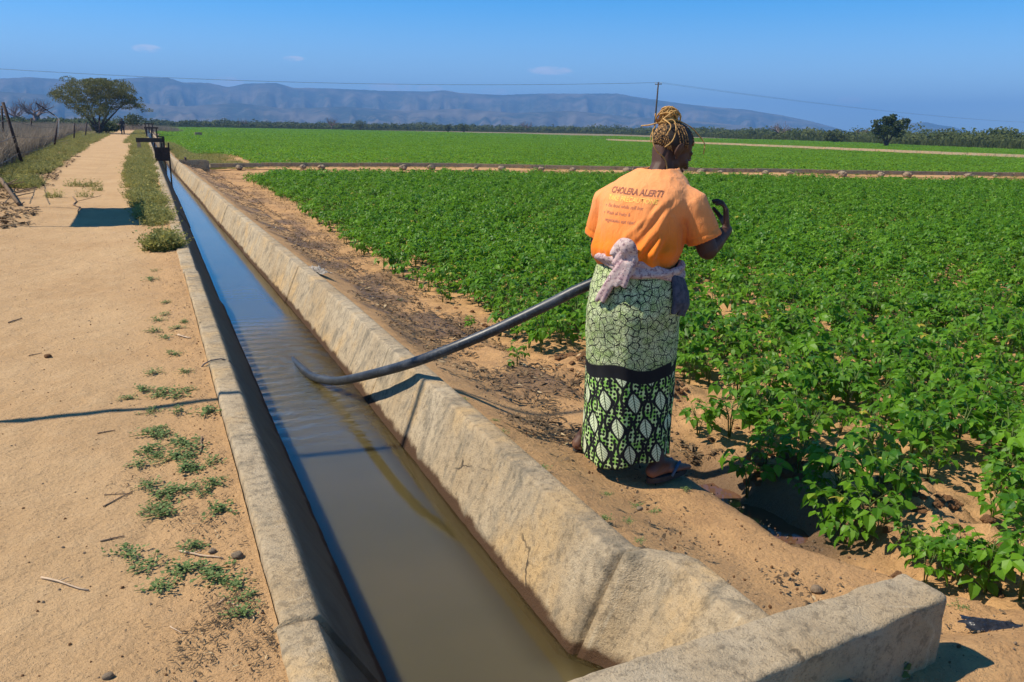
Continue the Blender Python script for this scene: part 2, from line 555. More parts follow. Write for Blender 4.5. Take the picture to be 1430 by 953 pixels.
def height(x, y):
    """terrain height, numpy arrays"""
    n_big = fbm(x * 0.35, y * 0.35, 3, 1)
    n_mid = fbm(x * 2.1, y * 2.1, 4, 5)
    n_fin = fbm(x * 11, y * 11, 3, 9)
    near = np.exp(-np.maximum(y - 25, 0) / 60) * np.exp(-np.maximum(np.abs(x) - 25, 0) / 60)
    # left: sandy path level with the canal wall
    left = 0.004 + 0.03 * n_big * near + 0.030 * n_mid * near + 0.015 * n_fin * near + 0.010 * fbm(x * 5.2, y * 3.1, 3, 13) * near
    left = left - 0.018 * np.exp(-((x + 0.9) / 0.6) ** 2) + 0.015 * sstep(-1.9, -2.8, x)
    left = left + 0.014 * sstep(-0.05, 0.2, x)
    # right: bank falling from the wall to the bean field
    top = -0.012 + 0.012 * n_mid
    b = top - 0.195 * sstep(1.40, 2.02, x)
    edge = np.interp(y, [1.5, 1.9, 2.3, 2.9, 3.4, 4.2, 6, 12, 30], [2.62, 2.36, 2.22, 2.24, 2.2, 2.3, 2.2, 2.0, 2.0]) + 0.10 * fbm(y * 3.1, y * 0 + 3.3, 3, 21)
    b = b - 0.11 * sstep(edge, edge + 0.14, x)
    rough = 0.035 + 0.05 * sstep(2.0, 2.6, x) * sstep(14, 4, y)
    b = b + rough * n_mid * 1.3 * near * sstep(1.45, 1.9, x) + (0.012 + 0.035 * sstep(2.15, 2.6, x) * sstep(9, 3, y)) * n_fin * near
    b = b + 0.03 * n_big * near
    dx = x - np.interp(y, DITCH_Y, DITCH_X)
    dm = sstep(1.72, 1.95, y) * sstep(3.6, 3.2, y)
    b = b - dm * (0.06 + 0.07 * sstep(2.45, 2.65, y)) * np.exp(-(dx / 0.20) ** 4)
    for (mx, my, mr, mh) in MOUNDS:
        d2 = ((x - mx) ** 2 + (y - my) ** 2) / mr ** 2
        b = b + mh * np.exp(-d2 * 1.2) * (1 + 1.3 * n_fin + 0.8 * n_mid)
    # corner in front of the headwall
    front = sstep(1.62, 1.35, y)
    b = b * (1 - front) + front * (-0.055 - 0.10 * sstep(1.9, 2.9, x) + 0.03 * n_mid + 0.015 * n_fin)
    z = np.where(x < 0.8, left, b)
    return z

gx = list(np.arange(-2.6, 5.6, 0.03))
gx = [v for v in gx if not (0.17 < v < 0.30 or 0.30 <= v <= 1.30 or 1.30 < v < 1.47)]
gx += [0.19, 0.221, 0.24, 0.27, 0.6, 1.0, 1.36, 1.40, 1.438, 1.47]
v, st = 5.6, 0.04
while v < 7000:
    st *= 1.11; v += st; gx.append(v)
v, st = -2.6, 0.04
while v > -7000:
    st *= 1.11; v -= st; gx.append(v)
gx = np.array(sorted(gx))
gy = list(np.arange(0.9, 8.5, 0.03))
v, st = 8.5, 0.032
while v < 7000:
    st *= 1.045; v += st; gy.append(v)
gy += list(np.arange(-6, 0.9, 0.3)) + [-15, -40, -120]
gy = np.array(sorted(gy))
GX, GY = np.meshgrid(gx, gy)
warp = (X_OUT(GY) - 1.455) * sstep(0.9, 1.3, GX) * sstep(3.0, 1.6, GX)
GXw = GX + warp
GZ = height(GX, GY)
trench = (GX > 0.235) & ((GX < 1.42) | ((GX < 1.53) & (GY < 1.99))) & (GY < CANAL_END)
GZ = np.where(trench, -0.85, GZ)
ny, nx = GX.shape
co = np.stack([GXw, GY, GZ], -1).reshape(-1, 3)
idx = np.arange(ny * nx).reshape(ny, nx)
quads = np.stack([idx[:-1, :-1], idx[:-1, 1:], idx[1:, 1:], idx[1:, :-1]], -1)
PATH_L = lambda y: np.interp(y, [0, 9, 12, 18, 26, 61, 100, 200], [-6.5, -2.6, -1.9, -2.2, -2.6, -3.1, -3.4, -4.0])
cxm = (GX[:-1, :-1] + GX[:-1, 1:]) / 2
cym = (GY[:-1, :-1] + GY[1:, :-1]) / 2
is_path = (cxm < 0.23) & (cxm > PATH_L(cym)) & (cym < 200)

bank = sstep(0.5, 0.9, GX)
edge_left = np.clip(sstep(-0.32, 0.16, GX + 0.16 * fbm(GX * 3, GY * 3, 3, 4)) * (GX < 0.3) * (1 - 0.3), 0, 1)
zoneR = np.where(GX > 0.8, np.clip(0.62 + 0.5 * fbm(GX * 1.5, GY * 1.5, 3, 31) + 0.25 * sstep(1.7, 2.4, GX) + 0.1 * sstep(3.2, 5, GY), 0, 1), edge_left * 0.75)
dxd = GX - np.interp(GY, DITCH_Y, DITCH_X)
wet = np.exp(-(dxd / 0.30) ** 4) * sstep(2.1, 2.45, GY) * sstep(3.7, 3.2, GY)
lit = 0.75 * sstep(1.5, 1.8, GX) * sstep(2.75, 2.2, GX) * sstep(3.4, 4.6, GY) * sstep(0.44, 0.62, fbm(GX * 2.6, GY * 2.0, 4, 41) + 0.5)
leftl = 0.6 * sstep(PATH_L(GY) + 0.5, PATH_L(GY) - 0.4, GX + 0.5 * fbm(GX, GY, 3, 43)) * sstep(0.35, 0.65, fbm(GX * 3, GY * 3, 3, 44) + 0.5)
zoneG = np.clip(np.maximum(np.maximum(wet * 0.9, lit), np.where(GX < 0, leftl, 0)), 0, 1)
zoneB = np.clip(np.where(GX < 0, sstep(PATH_L(GY) - 0.1, PATH_L(GY) - 1.5, GX) * 0.8, sstep(60, 180, GY) * 1.0), 0, 1)
zone = np.stack([zoneR, zoneG, zoneB, np.ones_like(zoneR)], -1).reshape(-1, 4).astype(np.float32)

def grid_mesh(name, mask):
    q = quads[mask].reshape(-1, 4)
    used, inv = np.unique(q, return_inverse=True)
    me = bpy.data.meshes.new(name)
    n = len(q)
    me.vertices.add(len(used)); me.vertices.foreach_set('co', co[used].astype(np.float32).ravel())
    me.loops.add(n * 4); me.loops.foreach_set('vertex_index', inv.reshape(-1).astype(np.int32))
    me.polygons.add(n); me.polygons.foreach_set('loop_start', np.arange(0, n * 4, 4, dtype=np.int32))
    me.polygons.foreach_set('use_smooth', np.ones(n, bool))
    a = me.color_attributes.new('zone', 'FLOAT_COLOR', 'POINT')
    a.data.foreach_set('color', zone[used].ravel())
    me.materials.append(M_SOIL)
    me.update(calc_edges=True)
    me.validate()
    return me
tag(put('ground', grid_mesh('ground', ~is_path)), kind='structure')
tag(put('path', grid_mesh('path', is_path)), kind='structure')

def gz(x, y):
    return float(height(np.array([float(x)]), np.array([float(y)]))[0])

def on_ground(px, py, it=14):
    z = -0.1
    for _ in range(it):
        p = at(px, py, z)
        z = gz(p.x, p.y)
    return Vector((p.x, p.y, z))

# ------------------------------------------------------------------ irrigation canal
canal = empty('irrigation_canal', (0.8, 1.0, -0.3), 'long straight concrete irrigation canal beside the sandy path', 'canal')
cy_ = [-2.0]
while cy_[-1] < CANAL_END:
    cy_.append(cy_[-1] + (0.05 if cy_[-1] < 9 else 0.05 * (1 + (cy_[-1] - 9) * 0.09)))
JOINTS = [2.03, 4.72, 7.9, 11.2, 14.3, 17.6, 20.8, 24]
ins = []
for j in JOINTS:
    ins += [j - 0.008, j - 0.003, j + 0.003, j + 0.008]
cy_ = np.array(sorted([y for y in cy_ if all(abs(y - j) > 0.02 for j in JOINTS)] + ins))

def canal_wall(profile, seed):
    """profile(y) -> list of (x, z, roughness) going round the section"""
    rows, segs = [], np.searchsorted(JOINTS, cy_)
    for i, y in enumerate(cy_):
        pr = profile(float(y))
        so_ = (_hash(np.array([segs[i]]), np.array([seed]), 3)[0] - 0.5) * 0.022
        gap = 0.03 if any(abs(y - j) < 0.006 for j in JOINTS) else 0.0
        rows.append([(x, y, z, rgh, so_, gap) for (x, z, rgh) in pr])
    A = np.array(rows)
    n1 = fbm(A[..., 1] * 2.5 + A[..., 0] * 3, A[..., 2] * 5 + A[..., 0] * 2, 4, seed)
    n2 = fbm(A[..., 1] * 22, A[..., 2] * 24 + A[..., 0] * 20, 3, seed + 7)
    k = A.shape[1]
    P = A[..., :3].copy()
    disp = A[..., 3] * (n1 * 0.009 + n2 * 0.006) + A[..., 3] * (A[..., 4] - A[..., 5])
    sgn = 1 if seed == 11 else -1
    P[..., 0] += disp * -sgn * 0.8
    P[..., 2] += disp * 0.55
    fs = []
    for i in range(len(cy_) - 1):
        for j in range(k):
            j2 = (j + 1) % k
            a, b, c, d = i * k + j, i * k + j2, (i + 1) * k + j2, (i + 1) * k + j
            fs.append((a, b, c, d) if sgn > 0 else (d, c, b, a))
    fs.append(tuple(range(k))); fs.append(tuple((len(cy_) - 1) * k + j for j in range(k))[::-1])
    me = bpy.data.meshes.new('wall')
    me.from_pydata(P.reshape(-1, 3).tolist(), [], fs)
    me.polygons.foreach_set('use_smooth', [True] * len(me.polygons))
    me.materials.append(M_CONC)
    bm = bmesh.new(); bm.from_mesh(me)
    bmesh.ops.recalc_face_normals(bm, faces=bm.faces)
    bm.to_mesh(me); bm.free()
    return me

def prof_right(y):
    xr, xo = float(X_RID(y)), float(X_OUT(y))
    if y < 2.06: xo = max(xo, xr + 0.1)
    xo = max(xo, 1.345 if y < 6 else xo)
    xf = min(0.90, xr - 0.34) if y > 2.06 else 0.90
    pts = []
    for t in (0.0, 0.2, 0.36, 0.45, 0.52, 0.6, 0.68, 0.76, 0.84, 0.91, 0.965):
        pts.append((xf + (xr - xf) * t, -0.80 + 0.83 * t, 1.0))
    pts += [(xr - 0.003, 0.027, 0.7), (xr + 0.004, 0.034, 0.6), (xr + 0.010, 0.035, 0.6), (xr + 0.04, 0.034, 0.5), ((xr + xo) / 2 + 0.02, 0.034, 0.5), (xo - 0.012, 0.032, 0.8), (xo, 0.02, 0.8), (xo, -0.12, 0.3), (xo, -0.82, 0)]
    return pts

def prof_left(y):
    xl = float(X_LIN(y)); xo = 0.215
    pts = []
    for t in (0.0, 0.2, 0.36, 0.45, 0.52, 0.6, 0.68, 0.76, 0.84, 0.91, 0.965):
        pts.append((xl + 0.5 * (1 - t), -0.80 + 0.83 * t, 1.0))
    pts += [(xl + 0.003, 0.026, 0.7), (xl - 0.004, 0.034, 0.6), (xl - 0.012, 0.036, 0.6), (xl - 0.05, 0.036, 0.5), (xo + 0.016, 0.035, 1.2), (xo + 0.004, 0.03, 1.4), (xo, 0.01, 1.4), (xo - 0.004, -0.06, 0.9), (xo, -0.82, 0)]
    return pts
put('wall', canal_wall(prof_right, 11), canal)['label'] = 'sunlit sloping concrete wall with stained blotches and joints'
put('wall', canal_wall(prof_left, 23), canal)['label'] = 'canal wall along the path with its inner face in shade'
mb = MB(); mb.box((0.75, (CANAL_END - 2) / 2, -0.84), (1.1, CANAL_END + 2, 0.08))
put('bed', mb.mesh('bed'), canal, [M_CONC])

# water
WZ = -0.30
ys = np.array([-1.95, 0.5, 1.2, 1.93, 2.06] + list(np.arange(2.5, 20, 0.5)) + list(np.arange(20, CANAL_END, 3)))
vs, fs, er = [], [], []
for i, y in enumerate(ys):
    xr, xo = float(X_RID(y)), float(X_OUT(y))
    xf = min(0.90, xr - 0.34) if y > 2.06 else 0.90
    tw = (WZ + 0.8) / 0.83
    xe = xf + (xr - xf) * tw
    xl = float(X_LIN(y)) + 0.5 * (1 - tw)
    for k in range(6):
        vs.append((xl - 0.04 + (xe + 0.04 - xl + 0.04) * k / 5, y, WZ)); er.append(xe)
    vs.append((xe + 0.04, y, -0.79)); er.append(xe)
    vs.append((xl - 0.04, y, -0.79)); er.append(xe)
for i in range(len(ys) - 1):
    for k in range(8):
        a, b = i * 8 + k, i * 8 + (k + 1) % 8
        fs.append((a, b, b + 8, a + 8))
fs += [tuple(range(8))[::-1], tuple((len(ys) - 1) * 8 + k for k in range(8))]
me = bpy.data.meshes.new('water'); me.from_pydata(vs, [], fs)
at2 = me.attributes.new('edge_right', 'FLOAT', 'POINT'); at2.data.foreach_set('value', np.array(er, np.float32))
tag(put('water', me, None, [M_WATER]), kind='structure')

# headwall across the end of the canal
def headwall():
    bm = bmesh.new()
    fr = [(0.22, 1.13), (1.86, 1.328)]
    bk = [(1.845, 1.47), (0.22, 1.385)]
    base = [(*fr[0],), (*fr[1],), (*bk[0],), (*bk[1],)]
    mbx = MB()
    vs = [Vector((x, y, z)) for z in (-0.16, 0.150) for (x, y) in base]
    mbx.add(vs, [(0, 3, 2, 1), (4, 5, 6, 7), (0, 1, 5, 4), (1, 2, 6, 5), (2, 3, 7, 6), (3, 0, 4, 7)])
    me = mbx.mesh()
    bm.from_mesh(me)
    bmesh.ops.bevel(bm, geom=[e for e in bm.edges if all(v.co.z > 0.1 for v in e.verts) or (all(v.co.x > 1.5 for v in e.verts))], offset=0.018, segments=3, affect='EDGES', profile=0.6)
    for _ in range(6):
        es = [e for e in bm.edges if e.calc_length() > 0.035]
        if not es: break
        bmesh.ops.subdivide_edges(bm, edges=es, cuts=1, use_grid_fill=True)
    bmesh.ops.triangulate(bm, faces=bm.faces)
    bm.normal_update()
    for v_ in bm.verts:
        p = v_.co
        d = mnoise.fractal(p * 9, 0.8, 2.0, 4) * 0.007 + mnoise.noise(p * 3.5) * 0.006
        ed = max(0, 1 - abs(p.z - 0.15) / 0.03)
        d -= ed * 0.006 * abs(mnoise.noise(p * 22))
        v_.co = p + v_.normal * d
    bm.to_mesh(me); bm.free()
    me.polygons.foreach_set('use_smooth', [True] * len(me.polygons))
    return me
tag(put('concrete_headwall', headwall(), None, [M_HEAD]), 'thick low concrete headwall across the near end of the canal', 'headwall')

# puddle in the hollow behind the bank
qx, qy = np.meshgrid(np.arange(2.26, 2.80, 0.015), np.arange(2.55, 3.26, 0.015))
qz = height(qx, qy)
level = float(np.percentile(qz[(qy > 2.65) & (qy < 3.1) & (qx > 2.38) & (qx < 2.64)], 80))
mb = MB()
for i in range(qx.shape[0] - 1):
    for j in range(qx.shape[1] - 1):
        if qz[i:i + 2, j:j + 2].min() < level:
            mb.add([(qx[i, j], qy[i, j], level), (qx[i, j + 1], qy[i, j + 1], level), (qx[i + 1, j + 1], qy[i + 1, j + 1], level), (qx[i + 1, j], qy[i + 1, j], level)], [(0, 1, 2, 3)])
M, t, out = mat('puddle_water')
o_ = t.n('ShaderNodeNewGeometry').outputs['Position']
principled(t, out, (0.12, 0.06, 0.034), 0.05, 0.5, bump(t, t.noise(o_, 14, 3), 0.15, 0.006), IOR=1.4)
tag(put('puddle', mb.mesh('puddle'), None, [M]), kind='structure')

# ------------------------------------------------------------------ leaves and plants
def leaflet(mb, base, d, up, L, W, tone, droop=0.25, fold=0.25):
    base, d = Vector(base), Vector(d).normalized()
    s = d.cross(up)
    if s.length < 1e-4: s = d.orthogonal()
    s.normalize()
    u = s.cross(d).normalized()
    def P(t, w, h):
        return base + d * (L * t) + s * (W * w) + u * (L * h - droop * L * t * t)
    c0, c1, c2, c3 = P(0, 0, 0), P(.38, 0, -.03), P(.72, 0, -.03), P(1, 0, -.05)
    l1, l2 = P(.30, .5, fold * .45), P(.68, .36, fold * .32)
    r1, r2 = P(.30, -.5, fold * .45), P(.68, -.36, fold * .32)
    mb.add([c0, c1, c2, c3, l1, l2, r1, r2], [(0, 1, 4), (1, 2, 5, 4), (2, 3, 5), (0, 6, 1), (1, 6, 7, 2), (2, 7, 3)], tone)

def bean_meshes(seed, nleaf, rad_, hgt, lsize, trif=True):
    R_ = random.Random(seed)
    L, S = MB(), MB()
    nst = 3
    tips = []
    for k in range(nst):
        a = R_.uniform(0, 2 * PI)
        o = R_.uniform(0.1, 0.5) * rad_
        top = Vector((math.cos(a) * o, math.sin(a) * o, hgt * R_.uniform(0.6, 0.85)))
        mid = Vector((top.x * 0.3, top.y * 0.3, top.z * 0.55))
        pts = [Vector((0, 0, -0.03)), mid, top]
        S.tube(pts, [0.0045, 0.0035, 0.0025], 5)
        tips.append(pts)
    for i in range(nleaf):
        pts = R_.choice(tips)
        t = R_.uniform(0.3, 1.0)
        o = pts[0].lerp(pts[1], t * 2) if t < 0.5 else pts[1].lerp(pts[2], t * 2 - 1)
        a = R_.uniform(0, 2 * PI)
        el = R_.uniform(0.1, 1.0)
        pl = R_.uniform(0.45, 1.0) * rad_ * 0.75
        e = o + Vector((math.cos(a) * math.cos(el), math.sin(a) * math.cos(el), math.sin(el))) * pl
        e.z = max(0.04, min(e.z, hgt * 1.08))
        S.tube([o, (o + e) / 2 + Vector((0, 0, 0.012)), e], [0.0018, 0.0015, 0.0012], 3, caps=False)
        da = a + R_.uniform(-0.6, 0.6)
        tilt = R_.uniform(-0.75, 0.25)
        d = Vector((math.cos(da) * math.cos(tilt), math.sin(da) * math.cos(tilt), math.sin(tilt)))
        roll = R_.uniform(-0.7, 0.7)
        up = Vector((math.cos(da + PI / 2) * math.sin(roll), math.sin(da + PI / 2) * math.sin(roll), math.cos(roll)))
        tone = R_.uniform(0, 0.9) if R_.random() > 0.018 else 1.0
        sz = lsize * R_.uniform(0.6, 1.15) * (0.7 + 0.4 * (1 - t))
        side = d.cross(up).normalized()
        leaflet(L, e + d * sz * 0.22, d, up, sz, sz * 0.72, tone, R_.uniform(0.1, 0.45), R_.uniform(0.0, 0.5))
        if trif:
            for sg in (1, -1):
                d2 = (d * 0.35 + side * sg * 0.95 - up * 0.12).normalized()
                leaflet(L, e, d2, up, sz * 0.9, sz * 0.66, min(1, max(0, tone + R_.uniform(-.12, .12))) if tone < 1 else 1.0, R_.uniform(0.1, 0.5), R_.uniform(0.0, 0.5))
    return L, S

BEAN = []
for k in range(7):
    L, S = bean_meshes(100 + k, 19, 0.20, 0.34, 0.084)
    BEAN.append((L.mesh('foliage', False, [M_BEAN]), S.mesh('stem', True, [M_STEM])))
SMALL = []
for k in range(3):
    L, S = bean_meshes(150 + k, 8, 0.13, 0.22, 0.082)
    SMALL.append((L.mesh('foliage', False, [M_BEAN]), S.mesh('stem', True, [M_STEM])))

hidden = bpy.data.collections.new('scatter_sources')      # never linked to the scene
def source(name, me):
    c = bpy.data.collections.new(name)
    return c

def scatter(name, pts, rots, scls, idxs, meshes, kind='stuff'):
    """one object of uncountable ground cover: copies of a few meshes on points"""
    c = bpy.data.collections.new(name + '_kinds')
    for i, me in enumerate(meshes):
        o = bpy.data.objects.new('%s_kind_%02d' % (name, i), me)
        c.objects.link(o)
    me = bpy.data.meshes.new(name)
    n = len(pts)
    me.vertices.add(n)
    me.vertices.foreach_set('co', np.asarray(pts, np.float32).ravel())
    for nm, dt, val in (('rot', 'FLOAT_VECTOR', rots), ('scl', 'FLOAT_VECTOR', scls)):
        a = me.attributes.new(nm, dt, 'POINT')
        a.data.foreach_set('vector', np.asarray(val, np.float32).ravel())
    a = me.attributes.new('idx', 'INT', 'POINT')
    a.data.foreach_set('value', np.asarray(idxs, np.int32))
    me.update()
    ob = put(name, me)
    ng = bpy.data.node_groups.new(name + '_scatter', 'GeometryNodeTree')
    ng.interface.new_socket('Geometry', in_out='INPUT', socket_type='NodeSocketGeometry')
    ng.interface.new_socket('Geometry', in_out='OUTPUT', socket_type='NodeSocketGeometry')
    g = NT(ng)
    gi, go = g.n('NodeGroupInput'), g.n('NodeGroupOutput')
    ci = g.n('GeometryNodeCollectionInfo')
    ci.inputs['Collection'].default_value = c
    ci.inputs['Separate Children'].default_value = True
    ci.inputs['Reset Children'].default_value = True
    def named(nm, dt):
        nd = g.n('GeometryNodeInputNamedAttribute', data_type=dt)
        nd.inputs['Name'].default_value = nm
        return nd.outputs['Attribute']
    iop = g.n('GeometryNodeInstanceOnPoints')
    ng.links.new(gi.outputs[0], iop.inputs['Points'])
    ng.links.new(ci.outputs[0], iop.inputs['Instance'])
    iop.inputs['Pick Instance'].default_value = True
    ng.links.new(named('idx', 'INT'), iop.inputs['Instance Index'])
    e2r = g.n('FunctionNodeEulerToRotation')
    ng.links.new(named('rot', 'FLOAT_VECTOR'), e2r.inputs[0])
    ng.links.new(e2r.outputs[0], iop.inputs['Rotation'])
    ng.links.new(named('scl', 'FLOAT_VECTOR'), iop.inputs['Scale'])
    ng.links.new(iop.outputs[0], go.inputs[0])
    md = ob.modifiers.new('scatter', 'NODES')
    md.node_group = ng
    return tag(ob, kind=kind)

# field channel and support line (edge between the near and the far bean field)
CH = [(2.0, 32.1), (3.9, 32.6), (7.5, 32.3), (11.4, 31.9), (17.7, 28.9), (24.5, 26.1), (32.2, 23.4), (46, 18.8)]
def ch_y(x):
    return np.interp(x, [p[0] for p in CH], [p[1] for p in CH])

EDGE_Y = [1.0, 1.67, 1.83, 2.11, 2.64, 3.0, 3.39, 4.08, 5.2, 5.57, 7.53, 11.42, 17.3, 29.7]
EDGE_X = [2.78, 2.72, 2.66, 2.68, 2.74, 2.86, 2.86, 3.0, 2.9, 2.62, 2.56, 2.56, 2.8, 2.85]
def edge_x(y):
    return np.interp(y, EDGE_Y, EDGE_X) + 0.10 * np.sin(y * 5.1) + 0.08 * np.sin(y * 11.7 + 1)

# near field plants
P_ = []
AZ = rad(64)
ysp = np.arange(1.15, 32, 0.20)
for yy in ysp:
    xmax = min(yy * math.tan(AZ) + 1.2, 44)
    x = float(edge_x(yy)) + rng.uniform(0, 0.1)
    while x < xmax:
        px_, py_ = x + rng.uniform(-0.09, 0.09), yy + rng.uniform(-0.1, 0.1)
        if py_ < float(ch_y(px_)) - 5.2 + 0.35 * math.sin(px_ * 2.2):
            P_.append((px_, py_))
        x += 0.205
P_ = np.array(P_)
ed = P_[:, 0] - edge_x(P_[:, 1])
gap = fbm(P_[:, 0] * 0.9, P_[:, 1] * 0.9, 3, 77) + 0.5
sparse = sstep(0.9, 0.0, ed) * sstep(7.5, 4.0, P_[:, 1]) * 0.25 + sstep(0.3, 0.0, ed) * 0.15
corner = 0.15 * sstep(3.0, 1.8, P_[:, 1]) * sstep(1.4, 0.5, ed)
keep = rng.random(len(P_)) > np.clip(sparse + corner + 0.55 * sstep(0.40, 0.3, gap), 0, 0.93)
keep &= ~((P_[:, 1] < 1.75) & (P_[:, 0] < 2.62))
for (mx, my, mr, mh) in MOUNDS:
    keep &= ((P_[:, 0] - mx) ** 2 + (P_[:, 1] - my) ** 2) > (mr * (0.85 if mx < 2.85 else 0.45)) ** 2
P_ = P_[keep]
ed = P_[:, 0] - edge_x(P_[:, 1])
PZ = height(P_[:, 0], P_[:, 1])
scl = rng.uniform(0.7, 1.2, len(P_)) * (1 - 0.10 * sstep(0.8, 0.0, ed)) * (0.92 + 0.25 * (fbm(P_[:, 0] * 0.5, P_[:, 1] * 0.5, 2, 91)))
# the ones that show largest become individual plants
vis = []
for i, (x, y) in enumerate(P_):
    q = proj((x, y, PZ[i] + 0.15))
    if q and -40 < q[0] < 1470 and 150 < q[1] < 1000:
        # hidden behind the woman
        if 822 < q[0] < 938 and 260 < q[1] < 640 and y > 3.4:
            continue
        vis.append((q[2], i))
vis.sort()
MANUAL = [  # single plants along the edge: pixel of the foot, scale, kind, label
    (1018, 612, 1.00, 0, 'bright bean plant on bare soil between the skirt and the soil mound'),
    (1046, 664, 0.92, 1, 'bean plant hanging into the wet hollow in front of the soil mound'),
    (975, 608, 0.75, 2, 'small bean plant just behind the hem of the green skirt'),
    (1165, 716, 1.10, 3, 'large bean plant overhanging the puddle'),
    (1277, 772, 0.62, 0, 'little bean plant with a yellow leaf just behind the headwall end'),
    (1345, 800, 0.80, 4, 'bean plant standing on dry soil right of the headwall'),
    (1424, 838, 0.85, 5, 'bean plant with big leaves beside the black plastic'),
    (657, 462, 0.42, 1, 'tiny bean seedling alone on the bank near the hose'),
    (722, 512, 0.55, 2, 'bean plant at the bank edge under the raised hose'),
    (1215, 740, 0.95, 6, 'bean plant in the shade beside the dark hollow'),
    (1112, 682, 0.75, 5, 'bean plant leaning over the far side of the puddle'),
    (1068, 652, 0.7, 3, 'bean plant at the foot of the soil mound'),
    (1158, 742, 0.8, 2, 'low bean plant in half shade between the hollow and the headwall'),
    (1128, 730, 0.6, 1, 'small bean plant rooted in the wet mud of the hollow'),
    (1180, 762, 0.7, 4, 'bean plant in shadow at the foot of the bank'),
]
N_IND = 286
ind = [i for _, i in vis[:N_IND]]
first = {}
def bean_thing(k, loc, rz, s, label, small=False):
    key = (k, small)
    if key not in first:
        o = empty('bean_plant', loc, label, 'plant', 'bean plants at the near edge of the field')
        fm, sm = (SMALL if small else BEAN)[k]
        put_local('foliage', fm, o)
        put_local('stem', sm, o)
        o.rotation_euler = (0, 0, rz); o.scale = (s, s, s)
        first[key] = o
        return o
    return copy_tree(first[key], loc, (0, 0, rz), s, label=label, cat='plant', group='bean plants at the near edge of the field')
for (px, py, s, k, lab) in MANUAL:
    g_ = on_ground(px, py)
    bean_thing(k % 7, (g_.x, g_.y, g_.z - 0.01), random.uniform(0, 6.28), s, lab)
for i in ind:
    bean_thing(int(rng.integers(0, 7)), (P_[i, 0], P_[i, 1], PZ[i] - 0.01), float(rng.uniform(0, 6.28)), float(scl[i]),
               'leafy green bean plant among the crowded plants of the near field')
rest = np.ones(len(P_), bool); rest[ind] = False
n = int(rest.sum())
fol = []
for (fm, sm) in BEAN:
    b = bmesh.new(); b.from_mesh(fm); b.from_mesh(sm)
    me = bpy.data.meshes.new('bean'); b.to_mesh(me); b.free()
    me.materials.append(M_BEAN)
    fol.append(me)
scatter('bean_crop', np.column_stack([P_[rest], PZ[rest] - 0.01]), np.column_stack([rng.uniform(-.12, .12, n), rng.uniform(-.12, .12, n), rng.uniform(0, 6.28, n)]),
        np.column_stack([scl[rest]] * 3), rng.integers(0, 7, n), fol)

# far bean field: patches of rows
def patch(seed, size, count, ls, hh):
    R_ = random.Random(seed)
    mb = MB()
    for _ in range(count):
        x, y = R_.uniform(-size / 2, size / 2), R_.uniform(-size / 2, size / 2)
        # clumpy canopy
        z = hh * (0.55 + 0.45 * mnoise.noise((x * 3.1, y * 3.1, seed))) + R_.uniform(-0.06, 0.05)
        a, tl = R_.uniform(0, 6.28), R_.uniform(-0.7, 0.3)
        d = Vector((math.cos(a) * math.cos(tl), math.sin(a) * math.cos(tl), math.sin(tl)))
        s = Vector((-math.sin(a), math.cos(a), R_.uniform(-0.6, 0.6))).normalized()
        L = ls * R_.uniform(0.7, 1.2)
        c = Vector((x, y, max(0.03, z)))
        mb.add([c - d * L * .5, c + s * L * .4, c + d * L * .6, c - s * L * .4], [(0, 1, 2, 3)], R_.random())
    return mb.mesh('patch', False, [M_BEANFAR])
FAR_A = [patch(300 + k, 3.0, 1100, 0.115, 0.30) for k in range(4)]
FAR_B = [patch(320 + k, 10.0, 2600, 0.26, 0.32) for k in range(3)]
# second thin channel line across the far field
L2 = [(62.8, 110.0), (63.8, 100.2), (63.9, 83.6), (60.5, 55), (59.3, 42.0), (58.5, 30)]
def far_ok(x, y):
    if y < ch_y(x) + 0.7 + 0.2 or x < 1.9 + 1.2 * math.exp(-((y - 37) / 6.0) ** 2): return False
    return True
pa, pb = [], []
for yy in np.arange(20, 110, 2.6):
    for x in np.arange(3.0, yy * math.tan(AZ) + 8, 2.6):
        if far_ok(x - 0.9, yy - 1.4 + 0.3): pa.append((x + rng.uniform(-.2, .2), yy + rng.uniform(-.2, .2)))
def far_end(x):
    return np.interp(x, [0, 40, 90, 112, 160, 260], [330, 345, 265, 165, 108, 60])
for yy in np.arange(112, 345, 9):
    for x in np.arange(7, yy * math.tan(AZ), 9):
        if yy < far_end(x) and x < 190: pb.append((x + rng.uniform(-.5, .5), yy + rng.uniform(-.5, .5)))
pa = np.array([p for p in pa if p[1] < far_end(p[0])]); pb = np.array(pb)
pa = pa[np.abs(pa[:, 0] - np.interp(pa[:, 1], [30, 42, 55, 83.6, 100, 110], [58.5, 59.3, 60.5, 63.9, 63.8, 62.8])) > 1.62]
allp = np.vstack([pa, pb])
na, nb_ = len(pa), len(pb)
zz_ = height(allp[:, 0], allp[:, 1])
sc = np.ones((na + nb_, 3)); sc[:, 2] = rng.uniform(0.85, 1.15, na + nb_)
scatter('far_bean_crop', np.column_stack([allp, zz_ - 0.02]), np.column_stack([np.zeros(na + nb_), np.zeros(na + nb_), rng.integers(0, 4, na + nb_) * PI / 2]), sc,
        np.concatenate([rng.integers(0, 4, na), 4 + rng.integers(0, 3, nb_)]), FAR_A + FAR_B)

